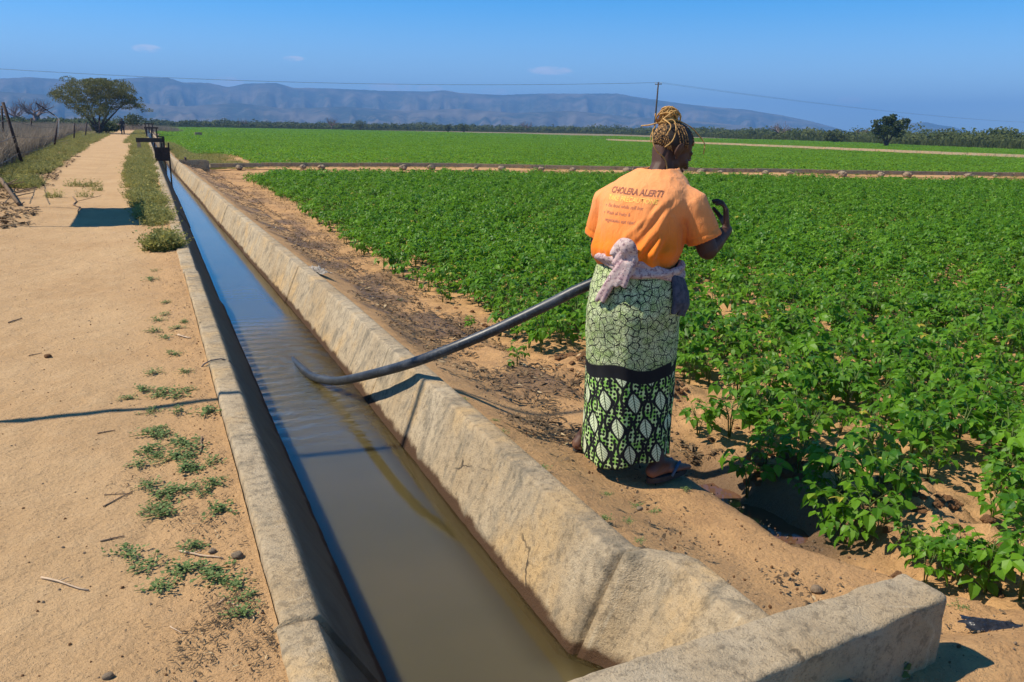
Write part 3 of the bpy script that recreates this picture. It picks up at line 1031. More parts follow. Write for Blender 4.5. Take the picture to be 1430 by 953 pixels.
# ------------------------------------------------------------------ field channels
def channel(name, line, w_, h_, z0, label):
    """long low concrete trough"""
    root = empty(name, (line[0][0], line[0][1], z0), label, 'channel')
    mb = MB()
    for i in range(len(line) - 1):
        a, b = Vector((*line[i], 0)), Vector((*line[i + 1], 0))
        L = (b - a).length
        d = (b - a).normalized()
        s = Vector((-d.y, d.x, 0))
        n_ = max(1, int(L / 2.4))
        for k in range(n_):
            p0, p1 = a.lerp(b, k / n_), a.lerp(b, (k + 1) / n_)
            c = (p0 + p1) / 2
            rot = d.to_track_quat('X', 'Z').to_matrix()
            dz = random.uniform(-0.012, 0.012)
            ln = (p1 - p0).length - 0.03
            for off in (-1, 1):
                mb.box((c.x + s.x * off * (w_ / 2 - 0.03), c.y + s.y * off * (w_ / 2 - 0.03), z0 + h_ / 2 + dz), (ln, 0.06, h_), rot)
            mb.box((c.x, c.y, z0 + 0.03 + dz), (ln, w_ - 0.125, 0.05), rot)
    put('trough', mb.mesh('trough'), root, [M_CHAN])
    return root
channel('field_channel', CH, 0.42, 0.13, -0.19, 'low concrete field channel on stones between the two bean fields')
channel('field_channel', L2, 0.32, 0.2, -0.12, 'thin pale concrete channel crossing the far bean field')

def rock_mesh(name, seed, m_, sub=3, amp=0.35, fine=0.08):
    bm = bmesh.new()
    bmesh.ops.create_icosphere(bm, subdivisions=sub, radius=1)
    off = Vector((seed * 13.7, seed * 3.1, seed * 7.7))
    for v_ in bm.verts:
        p = v_.co.copy()
        v_.co = p * (1 + amp * mnoise.noise(p * 1.3 + off) + fine * mnoise.noise(p * 5 + off) + amp * 0.4 * mnoise.noise(p * 2.7 + off))
    me = bpy.data.meshes.new(name)
    bm.to_mesh(me); bm.free()
    me.materials.append(m_)
    me.polygons.foreach_set('use_smooth', [amp < 0.3] * len(me.polygons))
    return me
ROCK = [rock_mesh('support_stone', k, M_STONE) for k in range(4)]
k = 0
for i in range(len(CH) - 2):
    a, b = Vector((*CH[i], 0)), Vector((*CH[i + 1], 0))
    L = (b - a).length
    for j in range(int(L / 1.38)):
        p = a.lerp(b, (j + random.uniform(0.15, 0.85)) / int(L / 1.38))
        o = put('support_stone', ROCK[k % 4]); k += 1
        s = random.uniform(0.09, 0.20)
        o.location = (p.x, p.y - 0.30, -0.20)
        o.scale = (s, s * 0.8, s * 0.62)
        o.rotation_euler = (0, 0, random.uniform(0, 6.28))
        tag(o, 'rough stone propping the low concrete channel between the bean fields', 'stone', 'stones propping the field channel')
# strip of bare earth in front of the channel is the ground itself

# ------------------------------------------------------------------ the woman
WG = -0.20
C0 = Vector((1.957, 3.105, 0))
FW = Vector((0.84, 0.54, 0)).normalized()
RT = Vector((FW.y, -FW.x, 0))
def W(a, b, z):
    """a to her right, b forward, z world height"""
    return C0 + RT * a + FW * b + Vector((0, 0, z))
ROTW = Matrix((RT, FW, Vector((0, 0, 1)))).transposed()      # her axes -> world

woman = empty('person', (C0.x, C0.y, WG), 'woman in orange t-shirt and long green patterned skirt standing with back turned, holding a hose', 'person')

def skin_material():
    M, t, out = mat('dark_skin')
    o = t.n('ShaderNodeTexCoord').outputs['Object']
    c = t.mix(t.noise(o, 18, 4), (0.055, 0.026, 0.017), (0.09, 0.044, 0.029))
    s = t.n('ShaderNodeSeparateXYZ', {0: o})
    # paler soles and palms, plus the sunlit heel painted into the colour
    c = t.mix(t.math('MULTIPLY', t.ramp(s.outputs[2], -0.11, -0.16), 0.55), c, (0.30, 0.15, 0.10))
    c = t.mix(t.math('MULTIPLY', t.attr('palm', 'Fac'), 0.7), c, (0.30, 0.15, 0.12))
    principled(t, out, c, 0.55, 0.25, bump(t, t.noise(o, 220, 3), 0.2, 0.002))
    return M
M_SKIN = skin_material()

HB, HA, HZ = 0.190, 0.045, 1.250           # head centre
hyaw, hpit = rad(-36), rad(-32)          # turned to her right, looking down
HR = Matrix.Rotation(hyaw, 3, 'Z') @ Matrix.Rotation(hpit, 3, 'X')
HC = W(HA, HB, HZ)
def H(a, b, c):
    """head coordinates: right, forward, up"""
    return HC + ROTW @ (HR @ Vector((a, b, c)))
HROT = ROTW @ HR

b = MB()
# trunk and neck
b.capsule(W(0, -0.01, 0.66), W(0, 0.0, 0.84), 0.14, 0.125)
b.capsule(W(0, 0.0, 0.84), W(0, 0.06, 0.99), 0.11, 0.10)
for s in (-1, 1):
    b.capsule(W(0, 0.08, 1.03), W(s * 0.15, 0.08, 1.035), 0.062, 0.045)
b.capsule(W(0.012, 0.105, 1.10), W(0.03, 0.145, 1.18), 0.058, 0.055)
b.capsule(W(0.03, 0.145, 1.18), H(0, -0.030, -0.02), 0.055, 0.056)
# legs and feet
FR, FL = Vector((2.02, 2.92, WG)), Vector((1.863, 3.335, WG))
FD = Vector((0.93, 0.25, 0)).normalized()
FS = Vector((FD.y, -FD.x, 0))
for s, ft in ((1, FR), (-1, FL)):
    hip = W(s * 0.09, -0.02, 0.60)
    ank = ft + Vector((0, 0, 0.085)) - FD * 0.02
    kn = W(s * 0.06, 0.0, 0.22)
    b.capsule(hip, kn, 0.09, 0.055)
    b.capsule(kn, ank.lerp(kn, 0.5), 0.05, 0.042)
    b.capsule(ank.lerp(kn, 0.5), ank, 0.042, 0.033)
    heel = ft - FD * 0.055 + Vector((0, 0, 0.052))
    b.capsule(ank, heel, 0.034, 0.031)
    b.capsule(heel, ft + FD * 0.06 + Vector((0, 0, 0.05)), 0.031, 0.030)
    b.capsule(ank, ft + FD * 0.10 + Vector((0, 0, 0.042)), 0.034, 0.022)
    for j in range(5):
        o = (j - 2) * 0.0165 * -s
        root = ft + FD * 0.10 + FS * o * 0.9 + Vector((0, 0, 0.04))
        tip = ft + FD * (0.155 - abs(j - 0.6) * 0.009) + FS * o * 1.15 + Vector((0, 0, 0.034))
        b.capsule(ft + FD * 0.04 + FS * o * 0.6 + Vector((0, 0, 0.045)), root, 0.02, 0.0155)
        b.capsule(root, tip, 0.0135 if j else 0.015, 0.0105 if j else 0.013, 10)
# right arm raised in front, left arm down on the hose
SHR, ELR, WRR = W(0.178, 0.085, 1.04), W(0.270, 0.12, 0.835), W(0.288, 0.290, 0.905)
b.capsule(SHR, ELR, 0.050, 0.045)
b.capsule(ELR, ELR.lerp(WRR, 0.35), 0.043, 0.042)
b.capsule(ELR.lerp(WRR, 0.35), WRR, 0.042, 0.026)
SHL, ELL, WRL = W(-0.182, 0.085, 1.04), W(-0.245, 0.095, 0.83), W(-0.29, 0.25, 0.69)
b.capsule(SHL, ELL, 0.050, 0.043)
b.capsule(ELL, ELL.lerp(WRL, 0.35), 0.042, 0.040)
b.capsule(ELL.lerp(WRL, 0.35), WRL, 0.040, 0.026)

def hand(b, wr, fwd, pal, thumb_side, curl, splay=0.1, thumb_up=0.5):
    """palm of 9 cm, four fingers of unequal length in three bones, a thumb from the side of the palm"""
    fwd, pal = fwd.normalized(), pal.normalized()
    side = fwd.cross(pal).normalized() * thumb_side
    pal = side.cross(fwd).normalized() * thumb_side if side.cross(fwd).dot(pal) * thumb_side > 0 else -side.cross(fwd).normalized() * thumb_side
    for j in range(4):
        o = (1.5 - j) * 0.0195
        b.capsule(wr + side * o * 0.55, wr + fwd * 0.082 + side * o, 0.0165, 0.0125, 10)
    for j, (L, dc) in enumerate(((0.070, 0.0), (0.078, 0.06), (0.072, 0.12), (0.056, 0.2))):
        o = (1.5 - j) * 0.0205
        p = wr + fwd * 0.084 + side * o
        ang = 0.0
        r = 0.0098 if j < 3 else 0.0085
        for k, fr in enumerate((0.46, 0.30, 0.24)):
            ang += curl[k] + dc * 0.4
            d = fwd * math.cos(ang) + pal * math.sin(ang) + side * (splay * (1.5 - j) * 0.35)
            q = p + d.normalized() * L * fr
            b.capsule(p, q, r, r * 0.93, 9)
            p, r = q, r * 0.93
    t0 = wr + fwd * 0.022 + side * 0.022 + pal * 0.006
    t1 = t0 + (fwd * 0.55 + side * 0.7 + pal * 0.35).normalized() * 0.042
    t2 = t1 + (fwd * 0.8 + side * 0.35 + pal * thumb_up).normalized() * 0.032
    t3 = t2 + (fwd * 0.85 + side * 0.05 + pal * thumb_up).normalized() * 0.026
    b.capsule(t0, t1, 0.016, 0.0125, 10); b.capsule(t1, t2, 0.0115, 0.0105, 9); b.capsule(t2, t3, 0.0105, 0.0085, 9)
# right hand: bent back towards her face, loosely curled, pale palm side seen from behind
hfwd = (RT * -0.10 + FW * 0.02 + Vector((0, 0, 0.8))).normalized()
hpal = (RT * -0.85 - FW * 0.30 - Vector((0, 0, 0.1))).normalized()
hand(b, WRR + hfwd * 0.008, hfwd, hpal, -1, (0.40, 0.65, 0.5), 0.3, 0.6)
# left hand wraps the hose
HOSE_DIR = Vector((0.75, -0.45, 0.35)).normalized()
hand(b, WRL, (Vector((0.5, 0.5, -0.75))).normalized(), RT * 0.6 - Vector((0, 0, 0.7)), 1, (0.7, 0.9, 0.7), 0.0, 0.9)

# head: skull, brow, cheeks, jaw, nose, lips, chin, ears
hb = MB()
hb.ellipsoid(H(0, -0.012, 0.030), (0.074, 0.092, 0.082), HROT)
hb.ellipsoid(H(0, 0.030, -0.015), (0.062, 0.060, 0.082), HROT)
hb.ellipsoid(H(0, 0.048, -0.058), (0.046, 0.040, 0.036), HROT)
hb.ellipsoid(H(0, 0.072, 0.028), (0.048, 0.016, 0.016), HROT)
for s in (-1, 1):
    hb.ellipsoid(H(s * 0.034, 0.062, -0.022), (0.024, 0.024, 0.022), HROT)
    hb.ellipsoid(H(s * 0.030, 0.079, 0.010), (0.013, 0.010, 0.009), HROT)
    hb.ellipsoid(H(s * 0.011, 0.096, -0.024), (0.010, 0.010, 0.008), HROT)
    hb.ellipsoid(H(s * 0.045, 0.02, -0.055), (0.018, 0.032, 0.028), HROT)
    er_ = HROT @ Matrix.Rotation(s * 0.25, 3, 'Z') @ Matrix.Rotation(-0.15, 3, 'X')
    hb.ellipsoid(H(s * 0.076, -0.008, -0.005), (0.009, 0.020, 0.031), er_)
    hb.ellipsoid(H(s * 0.083, -0.014, 0.004), (0.006, 0.017, 0.026), er_)
    hb.capsule(H(s * 0.074, 0.000, -0.030), H(s * 0.072, 0.004, -0.038), 0.008, 0.007, 9)
hb.capsule(H(0, 0.082, 0.016), H(0, 0.104, -0.022), 0.009, 0.013, 10)
hb.ellipsoid(H(0, 0.091, -0.050), (0.023, 0.012, 0.0075), HROT)
hb.ellipsoid(H(0, 0.088, -0.064), (0.021, 0.012, 0.008), HROT)
hb.ellipsoid(H(0, 0.080, -0.088), (0.020, 0.016, 0.015), HROT)
hb.ellipsoid(H(0, 0.03, -0.07), (0.04, 0.05, 0.02), HROT)
b.add(hb.v, hb.f)
me = remesh(b.mesh(), 0.0042, 2, 0.5)
pa_ = me.attributes.new('palm', 'FLOAT', 'POINT')
cs = np.empty(len(me.vertices) * 3, np.float32); me.vertices.foreach_get('co', cs); cs = cs.reshape(-1, 3)
wc = np.array(WRR + hfwd * 0.055 + hpal * 0.016)
pa_.data.foreach_set('value', np.clip(1.6 - np.linalg.norm(cs - wc, axis=1) / 0.028, 0, 1).astype(np.float32))
me.materials.clear(); me.materials.append(M_SKIN)
body = put('body', me, woman)

# eyes
M_EYE = simple('eye', (0.55, 0.5, 0.45), (0.03, 0.02, 0.02), 8, 0.2)
mb = MB()
for s in (-1, 1):
    mb.ellipsoid(H(s * 0.030, 0.083, 0.004), (0.010, 0.009, 0.007), HROT, 10, 8)
put('eyes', mb.mesh('eyes', True), woman, [M_EYE])

# hair: tight cornrows gathered in a golden bun
M_HAIR = simple('black_hair', (0.02, 0.015, 0.012), (0.035, 0.025, 0.018), 60, 0.6, 0.3, 0.6, 0.003)
M_BRAID, t, out = mat('golden_braid')
o_ = t.n('ShaderNodeTexCoord').outputs['Object']
cc = t.mix(t.ramp(t.noise(o_, 55, 4), 0.35, 0.65), (0.42, 0.22, 0.06), (0.62, 0.38, 0.13))
cc = t.mix(t.math('MULTIPLY', t.ramp(t.noise(o_, 230, 2), 0.5, 0.7), 0.6), cc, (0.16, 0.075, 0.025))
principled(t, out, cc, 0.6, 0.3, bump(t, t.noise(o_, 260, 2), 0.8, 0.004))
M_COPPER, t, out = mat('dark_braid')
o_ = t.n('ShaderNodeTexCoord').outputs['Object']
cc = t.mix(t.ramp(t.noise(o_, 190, 2, 0.5), 0.46, 0.56), (0.025, 0.016, 0.012), (0.40, 0.22, 0.075))
principled(t, out, cc, 0.6, 0.3, bump(t, t.noise(o_, 240, 2), 0.8, 0.004))

skull = MB()
skull.ellipsoid(H(0, -0.014, 0.032), (0.0775, 0.0945, 0.0845), HROT, 40, 30)
sm = skull.mesh('hair', True)
bm = bmesh.new(); bm.from_mesh(sm)
inv = (HROT).transposed()
dead = []
for v_ in bm.verts:
    l = inv @ (v_.co - HC)
    # hairline: above the brow in front, over the ears, to the nape behind
    lim = 0.062 if l.y > 0.05 else (0.012 + (l.y - 0.0) * 0.9 if l.y > 0 else 0.012 + l.y * 0.55)
    if l.z < lim: dead.append(v_)
bmesh.ops.delete(bm, geom=dead, context='VERTS')
bm.to_mesh(sm); bm.free()
hair = put('hair', sm, woman, [M_HAIR])
BUN = Vector((-0.030, -0.082, 0.108))        # head coordinates
def skullpt(l, k=1.0):
    """push a head-space direction onto the scalp"""
    c = Vector((0, -0.014, 0.032))
    d = (l - c)
    q = math.sqrt((d.x / 0.0775) ** 2 + (d.y / 0.0945) ** 2 + (d.z / 0.0845) ** 2)
    return c + d / q * k
rows = MB()
crown_pt = Vector((-0.025, -0.070, 0.095))
for i in range(44):
    a = 2 * PI * i / 44
    # end points along the hairline
    if math.sin(a) > 0.35: e = Vector((math.cos(a) * 0.075, 0.07, 0.066))
    elif math.sin(a) > -0.25: e = Vector((0.0775 * math.copysign(1, math.cos(a)), 0.06 * math.sin(a) * 1.6, 0.02 + 0.02 * math.sin(a)))
    else: e = Vector((math.cos(a) * 0.07, -0.09 * abs(math.sin(a)), -0.028))
    e = skullpt(e)
    st_ = skullpt(crown_pt)
    pts = []
    for k in range(9):
        l = e.lerp(st_, k / 8)
        l = skullpt(l, 1.012) if (l - Vector((0, -0.014, 0.032))).length > 0.02 else l
        pts.append(H(*l))
    rows.tube(pts, [0.0022] + [0.0034] * 6 + [0.0038, 0.0038], 6)
put_ = put('braided_rows', rows.mesh('rows', True), hair, [M_COPPER])
bun = MB()
R_ = random.Random(12)
for i in range(46):
    ax = Vector((R_.uniform(-1, 1), R_.uniform(-1, 1), R_.uniform(-0.4, 1))).normalized()
    u_ = ax.orthogonal().normalized(); v2 = ax.cross(u_)
    r_ = R_.uniform(0.026, 0.052)
    a0, a1 = R_.uniform(0, 6), R_.uniform(2.2, 4.5)
    off = Vector((R_.uniform(-1, 1), R_.uniform(-1, 1), R_.uniform(-0.6, 1))) * 0.012
    pts = []
    for k in range(10):
        a = a0 + a1 * k / 9
        pts.append(H(*(BUN + off + (u_ * math.cos(a) + v2 * math.sin(a)) * r_)))
    bun.tube(pts, [0.0036] * 10, 6)
bun.ellipsoid(H(*BUN), (0.038, 0.036, 0.036), HROT, 12, 8)
def wpx(px, py, r):
    return rng_at(px, py, r)
hr_ = math.hypot(HC.x, HC.y)
# loose braids: down the back of the head, sticking out of the bun, arching in front
def loose(pl, rr):
    P3 = [wpx(x, y, r) for (x, y, r) in pl]
    out_ = []
    for i in range(len(P3) - 1):
        p0, p1, p2, p3 = P3[max(i - 1, 0)], P3[i], P3[i + 1], P3[min(i + 2, len(P3) - 1)]
        for k in range(5):
            tt = k / 5
            out_.append(0.5 * ((2 * p1) + (p2 - p0) * tt + (2 * p0 - 5 * p1 + 4 * p2 - p3) * tt ** 2 + (3 * p1 - p0 - 3 * p2 + p3) * tt ** 3))
    out_.append(P3[-1])
    bun.tube(out_, [rr] * (len(out_) - 1) + [rr * 0.5], 6)
loose([(912, 180, hr_ - .10), (912, 198, hr_ - .11), (917, 211, hr_ - .105), (928, 222, hr_ - .095), (932, 238, hr_ - .095), (931, 243, hr_ - .10)], 0.0031)
loose([(920, 172, hr_ - .08), (940, 168, hr_ - .06), (944, 182, hr_ - .085), (939, 197, hr_ - .10), (928, 206, hr_ - .11)], 0.0026)
loose([(924, 167, hr_ - .05), (945, 168, hr_ - .02), (966, 179, hr_ + .01), (978, 192, hr_ + .03), (984, 202, hr_ + .03), (982, 216, hr_ + .03)], 0.0026)
loose([(918, 172, hr_ - .06), (906, 175, hr_ - .05), (895, 176, hr_ - .04)], 0.0030)
loose([(915, 176, hr_ - .08), (909, 190, hr_ - .09), (909, 200, hr_ - .09)], 0.0025)
loose([(926, 166, hr_ - .06), (937, 176, hr_ - .10), (930, 190, hr_ - .115)], 0.0032)
bun_o = put('hair_bun', bun.mesh('bun', True), hair, [M_BRAID])
bun_o['label'] = 'golden braids coiled in a bun with loose strands'

# t-shirt
def ring(z, bb, A, B, n=48, aa=0.0, sq=2.3, tilt=0.0):
    pts = []
    for k in range(n):
        a = 2 * PI * k / n
        ca, sa = math.cos(a), math.sin(a)
        x = A * math.copysign(abs(ca) ** (2 / sq), ca)
        y = B * math.copysign(abs(sa) ** (2 / sq), sa)
        pts.append(W(aa + x, bb + y, z + tilt * x + 0.0))
    return pts
def loft(mb, rings, close=True):
    n = len(rings[0])
    vs = [p for r in rings for p in r]
    fs = []
    for i in range(len(rings) - 1):
        for k in range(n):
            k2 = (k + 1) % n
            fs.append((i * n + k, i * n + k2, (i + 1) * n + k2, (i + 1) * n + k))
    if close:
        fs.append(tuple(range(n))[::-1]); fs.append(tuple((len(rings) - 1) * n + k for k in range(n)))
    return mb.add(vs, fs)
s_ = MB()
loft(s_, [ring(z, bb, A, B, 48, aa) for (z, bb, A, B, aa) in [
    (0.725, -0.006, 0.150, 0.140, 0), (0.765, -0.010, 0.168, 0.156, 0), (0.80, -0.016, 0.186, 0.178, 0), (0.835, -0.012, 0.194, 0.186, 0), (0.87, 0.005, 0.190, 0.178, 0),
    (0.93, 0.02, 0.192, 0.172, 0), (0.99, 0.035, 0.202, 0.165, 0), (1.045, 0.050, 0.206, 0.152, 0), (1.09, 0.066, 0.190, 0.132, 0.002),
    (1.128, 0.084, 0.150, 0.110, 0.010), (1.155, 0.100, 0.112, 0.092, 0.018), (1.178, 0.115, 0.082, 0.076, 0.026)]])
def sleeve(p0, p1, p2, r0, r1, r2):
    s_.tube([p0, p0.lerp(p1, 0.5), p1, p1.lerp(p2, 0.5), p2], [r0, (r0 + r1) / 2, r1, (r1 + r2) / 2, r2], 20)
SLR_END = SHR.lerp(ELR, 0.80) + RT * 0.006
SLL_END = SHL.lerp(ELL, 0.90) - RT * 0.012
sleeve(W(0.11, 0.075, 1.062), W(0.196, 0.080, 1.025), SLR_END, 0.066, 0.073, 0.078)
sleeve(W(-0.11, 0.075, 1.062), W(-0.205, 0.08, 1.02), SLL_END, 0.066, 0.070, 0.068)
sme = remesh(s_.mesh(), 0.0065, 7, 0.5)
bm = bmesh.new(); bm.from_mesh(sme)
# open the sleeve ends, hem and neck
dead = []
for f in bm.faces:
    c = f.calc_center_median()
    for (e_, sh_) in ((SLR_END, SHR), (SLL_END, SHL)):
        d = (e_ - sh_).normalized()
        if (c - e_).length < 0.085 and (c - e_).dot(d) > -0.012 and f.normal.dot(d) > 0.75: dead.append(f)
    if c.z > 1.172 and f.normal.z > 0.8: dead.append(f)
    if c.z < 0.730 and f.normal.z < -0.7: dead.append(f)
bmesh.ops.delete(bm, geom=list(set(dead)), context='FACES')
bm.normal_update()
# folds: (a, z) start, end on her back, width, depth (creases are valleys)
FOLDS = [((0.165, 0.965), (0.085, 0.76), 0.013, -0.016), ((0.150, 0.985), (0.130, 0.75), 0.014, 0.013), ((0.175, 0.93), (0.15, 0.73), 0.012, -0.018),
         ((0.155, 1.02), (0.045, 0.83), 0.014, -0.012), ((0.135, 1.03), (0.02, 0.90), 0.013, 0.007), ((0.11, 1.03), (0.07, 0.93), 0.009, -0.008),
         ((0.02, 0.90), (-0.02, 0.74), 0.014, 0.010), ((0.055, 0.86), (0.01, 0.74), 0.012, -0.008), ((-0.155, 0.98), (-0.10, 0.76), 0.013, -0.009),
         ((-0.165, 0.94), (-0.145, 0.76), 0.012, 0.010), ((-0.06, 0.84), (-0.04, 0.74), 0.012, 0.007), ((-0.11, 0.90), (-0.06, 0.75), 0.012, -0.006),
         ((0.04, 0.775), (0.17, 0.735), 0.010, -0.010), ((0.0, 0.79), (0.15, 0.765), 0.012, 0.009), ((0.10, 0.81), (0.185, 0.80), 0.012, -0.008),
         ((0.12, 0.90), (0.04, 0.75), 0.011, 0.010), ((0.19, 1.0), (0.20, 0.92), 0.01, -0.01), ((-0.02, 1.11), (0.08, 1.06), 0.02, 0.004)]
for v_ in bm.verts:
    l = v_.co - C0
    a, bb, z = l.dot(RT), l.dot(FW), v_.co.z
    back = 1.0 if v_.normal.dot(FW) < 0.25 else 0.35
    d = 0.0
    for (p0, p1, wd, am) in FOLDS:
        dx, dz = p1[0] - p0[0], p1[1] - p0[1]
        L2_ = dx * dx + dz * dz
        tt = ((a - p0[0]) * dx + (z - p0[1]) * dz) / L2_
        t2 = min(1.15, max(-0.15, tt))
        ex, ez = a - p0[0] - dx * t2, z - p0[1] - dz * t2
        fade = max(0.0, 1 - abs(t2 - 0.5) * 1.3) ** 0.6
        d += am * fade * math.exp(-(ex * ex + ez * ez) / (wd * wd))
    q = v_.co
    d = d * back + 0.0035 * mnoise.noise((q.x * 14, q.y * 14, q.z * 8)) + 0.002 * mnoise.noise((q.x * 34, q.y * 34, q.z * 20))
    # sleeve creases and hem turn
    for (e_, sh_) in ((SLR_END, SHR), (SLL_END, SHL)):
        dd = (e_ - sh_).normalized()
        al = (q - e_).dot(dd)
        if (q - e_).length < 0.22:
            wgt = max(0, 1 - (q - e_).length / 0.22)
            d += 0.006 * wgt * mnoise.noise((q.x * 26, q.y * 26, q.z * 9))
            if (q - e_).length < 0.11:
                d += 0.0035 * math.exp(-((al + 0.028) / 0.0045) ** 2) * -1
    v_.co = q + v_.normal * d
bmesh.ops.smooth_vert(bm, verts=bm.verts, factor=0.3, use_axis_x=True, use_axis_y=True, use_axis_z=True)
bm.to_mesh(sme); bm.free()
sme.polygons.foreach_set('use_smooth', [True] * len(sme.polygons))
M_SHIRT, t, out = mat('orange_cotton')
o_ = t.n('ShaderNodeTexCoord').outputs['Object']
sx = t.n('ShaderNodeSeparateXYZ', {0: o_})
fad = t.math('ADD', t.ramp(sx.outputs[2], 0.80, 1.08, 0.0, 0.75), t.math('MULTIPLY', t.math('SUBTRACT', t.noise(o_, 5, 4), 0.5), 0.8), clamp=True)  # paler upwards: wear, plus overexposed light painted into the colour
cc = t.mix(fad, (0.90, 0.215, 0.012), (0.95, 0.41, 0.165))  # fad: wear plus overexposed light painted into the colour
cc = t.mix(t.math('MULTIPLY', t.ramp(t.noise(o_, 160, 3), 0.45, 0.7), 0.12), cc, (0.55, 0.2, 0.08))
nb = bump(t, t.noise(o_, 700, 2), 0.25, 0.001)
nb = bump(t, t.noise(t.scale(o_, (1, 1, 0.45)), 26, 5, 0.6, 0.8), 0.6, 0.014, nb)
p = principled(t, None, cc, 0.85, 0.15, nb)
p.inputs['Sheen Weight'].default_value = 0.15
tl = t.n('ShaderNodeBsdfTranslucent', {'Color': cc})
t.t.links.new(t.n('ShaderNodeMixShader', {0: 0.12, 1: p, 2: tl}).outputs[0], out.inputs['Surface'])
sme.materials.clear(); sme.materials.append(M_SHIRT)
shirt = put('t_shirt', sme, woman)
so_ = shirt.modifiers.new('cloth', 'SOLIDIFY'); so_.thickness = 0.003; so_.offset = -1

# printing on the back of the shirt
bmv = bmesh.new(); bmv.from_mesh(sme)
bvh = BVHTree.FromBMesh(bmv)
def print_text(txt, a0, z0, width, tilt, hgt_scale, name, m_, outline=False, bold=0.0, italic=0.0):
    cu = bpy.data.curves.new(name, 'FONT')
    cu.body = txt
    cu.size = 1.0
    cu.shear = italic
    cu.offset = bold
    if outline:
        cu.fill_mode = 'NONE'; cu.bevel_depth = 0.035; cu.bevel_resolution = 0
    cu.resolution_u = 3
    tmp = bpy.data.objects.new(name, cu); col.objects.link(tmp)
    dg = bpy.context.evaluated_depsgraph_get(); dg.update()
    me = bpy.data.meshes.new_from_object(tmp.evaluated_get(dg))
    bpy.data.objects.remove(tmp)
    xs_ = [v.co.x for v in me.vertices]
    w0, w1 = min(xs_), max(xs_)
    sc_ = width / (w1 - w0)
    for v in me.vertices:
        lx, ly, lz = (v.co.x - w0) * sc_, v.co.y * sc_ * hgt_scale, v.co.z * sc_
        a = a0 + lx
        z = z0 + ly + tilt * lx
        o = W(a, -0.6, z)
        hit, nrm, _, _ = bvh.ray_cast(o, FW)
        if hit is None:
            hit, nrm = W(a, -0.1, z), -FW
        v.co = hit + (o - hit).normalized() * (0.0016 + (0.0 if not outline else 0.0))
    me.materials.clear(); me.materials.append(m_)
    return put(name, me, shirt)
M_INK = simple('faded_purple_ink', (0.30, 0.11, 0.10), (0.62, 0.27, 0.14), 90, 0.9, 0.1, 0)
M_INKY = simple('yellow_ink', (0.90, 0.58, 0.12), (0.88, 0.48, 0.15), 60, 0.9, 0.1, 0)
print_text('CHOLERA ALERT!', -0.118, 1.070, 0.242, -0.03, 1.15, 'lettering', M_INK, True)
print_text('TAKE PRECAUTIONS', -0.120, 1.040, 0.235, -0.03, 1.15, 'lettering', M_INKY, False, 0.02)
print_text('Eat food while still hot', -0.108, 1.012, 0.172, -0.03, 1.15, 'lettering', M_INK, italic=0.15)
print_text('Wash all fruits &', -0.108, 0.982, 0.122, -0.03, 1.15, 'lettering', M_INK, italic=0.15)
print_text('vegetables eat raw!', -0.108, 0.952, 0.150, -0.03, 1.15, 'lettering', M_INK, italic=0.15)
print_text('•', -0.126, 1.010, 0.007, 0, 1.0, 'lettering', M_INK, bold=0.03)
print_text('•', -0.126, 0.980, 0.007, 0, 1.0, 'lettering', M_INK, bold=0.03)
bmv.free()

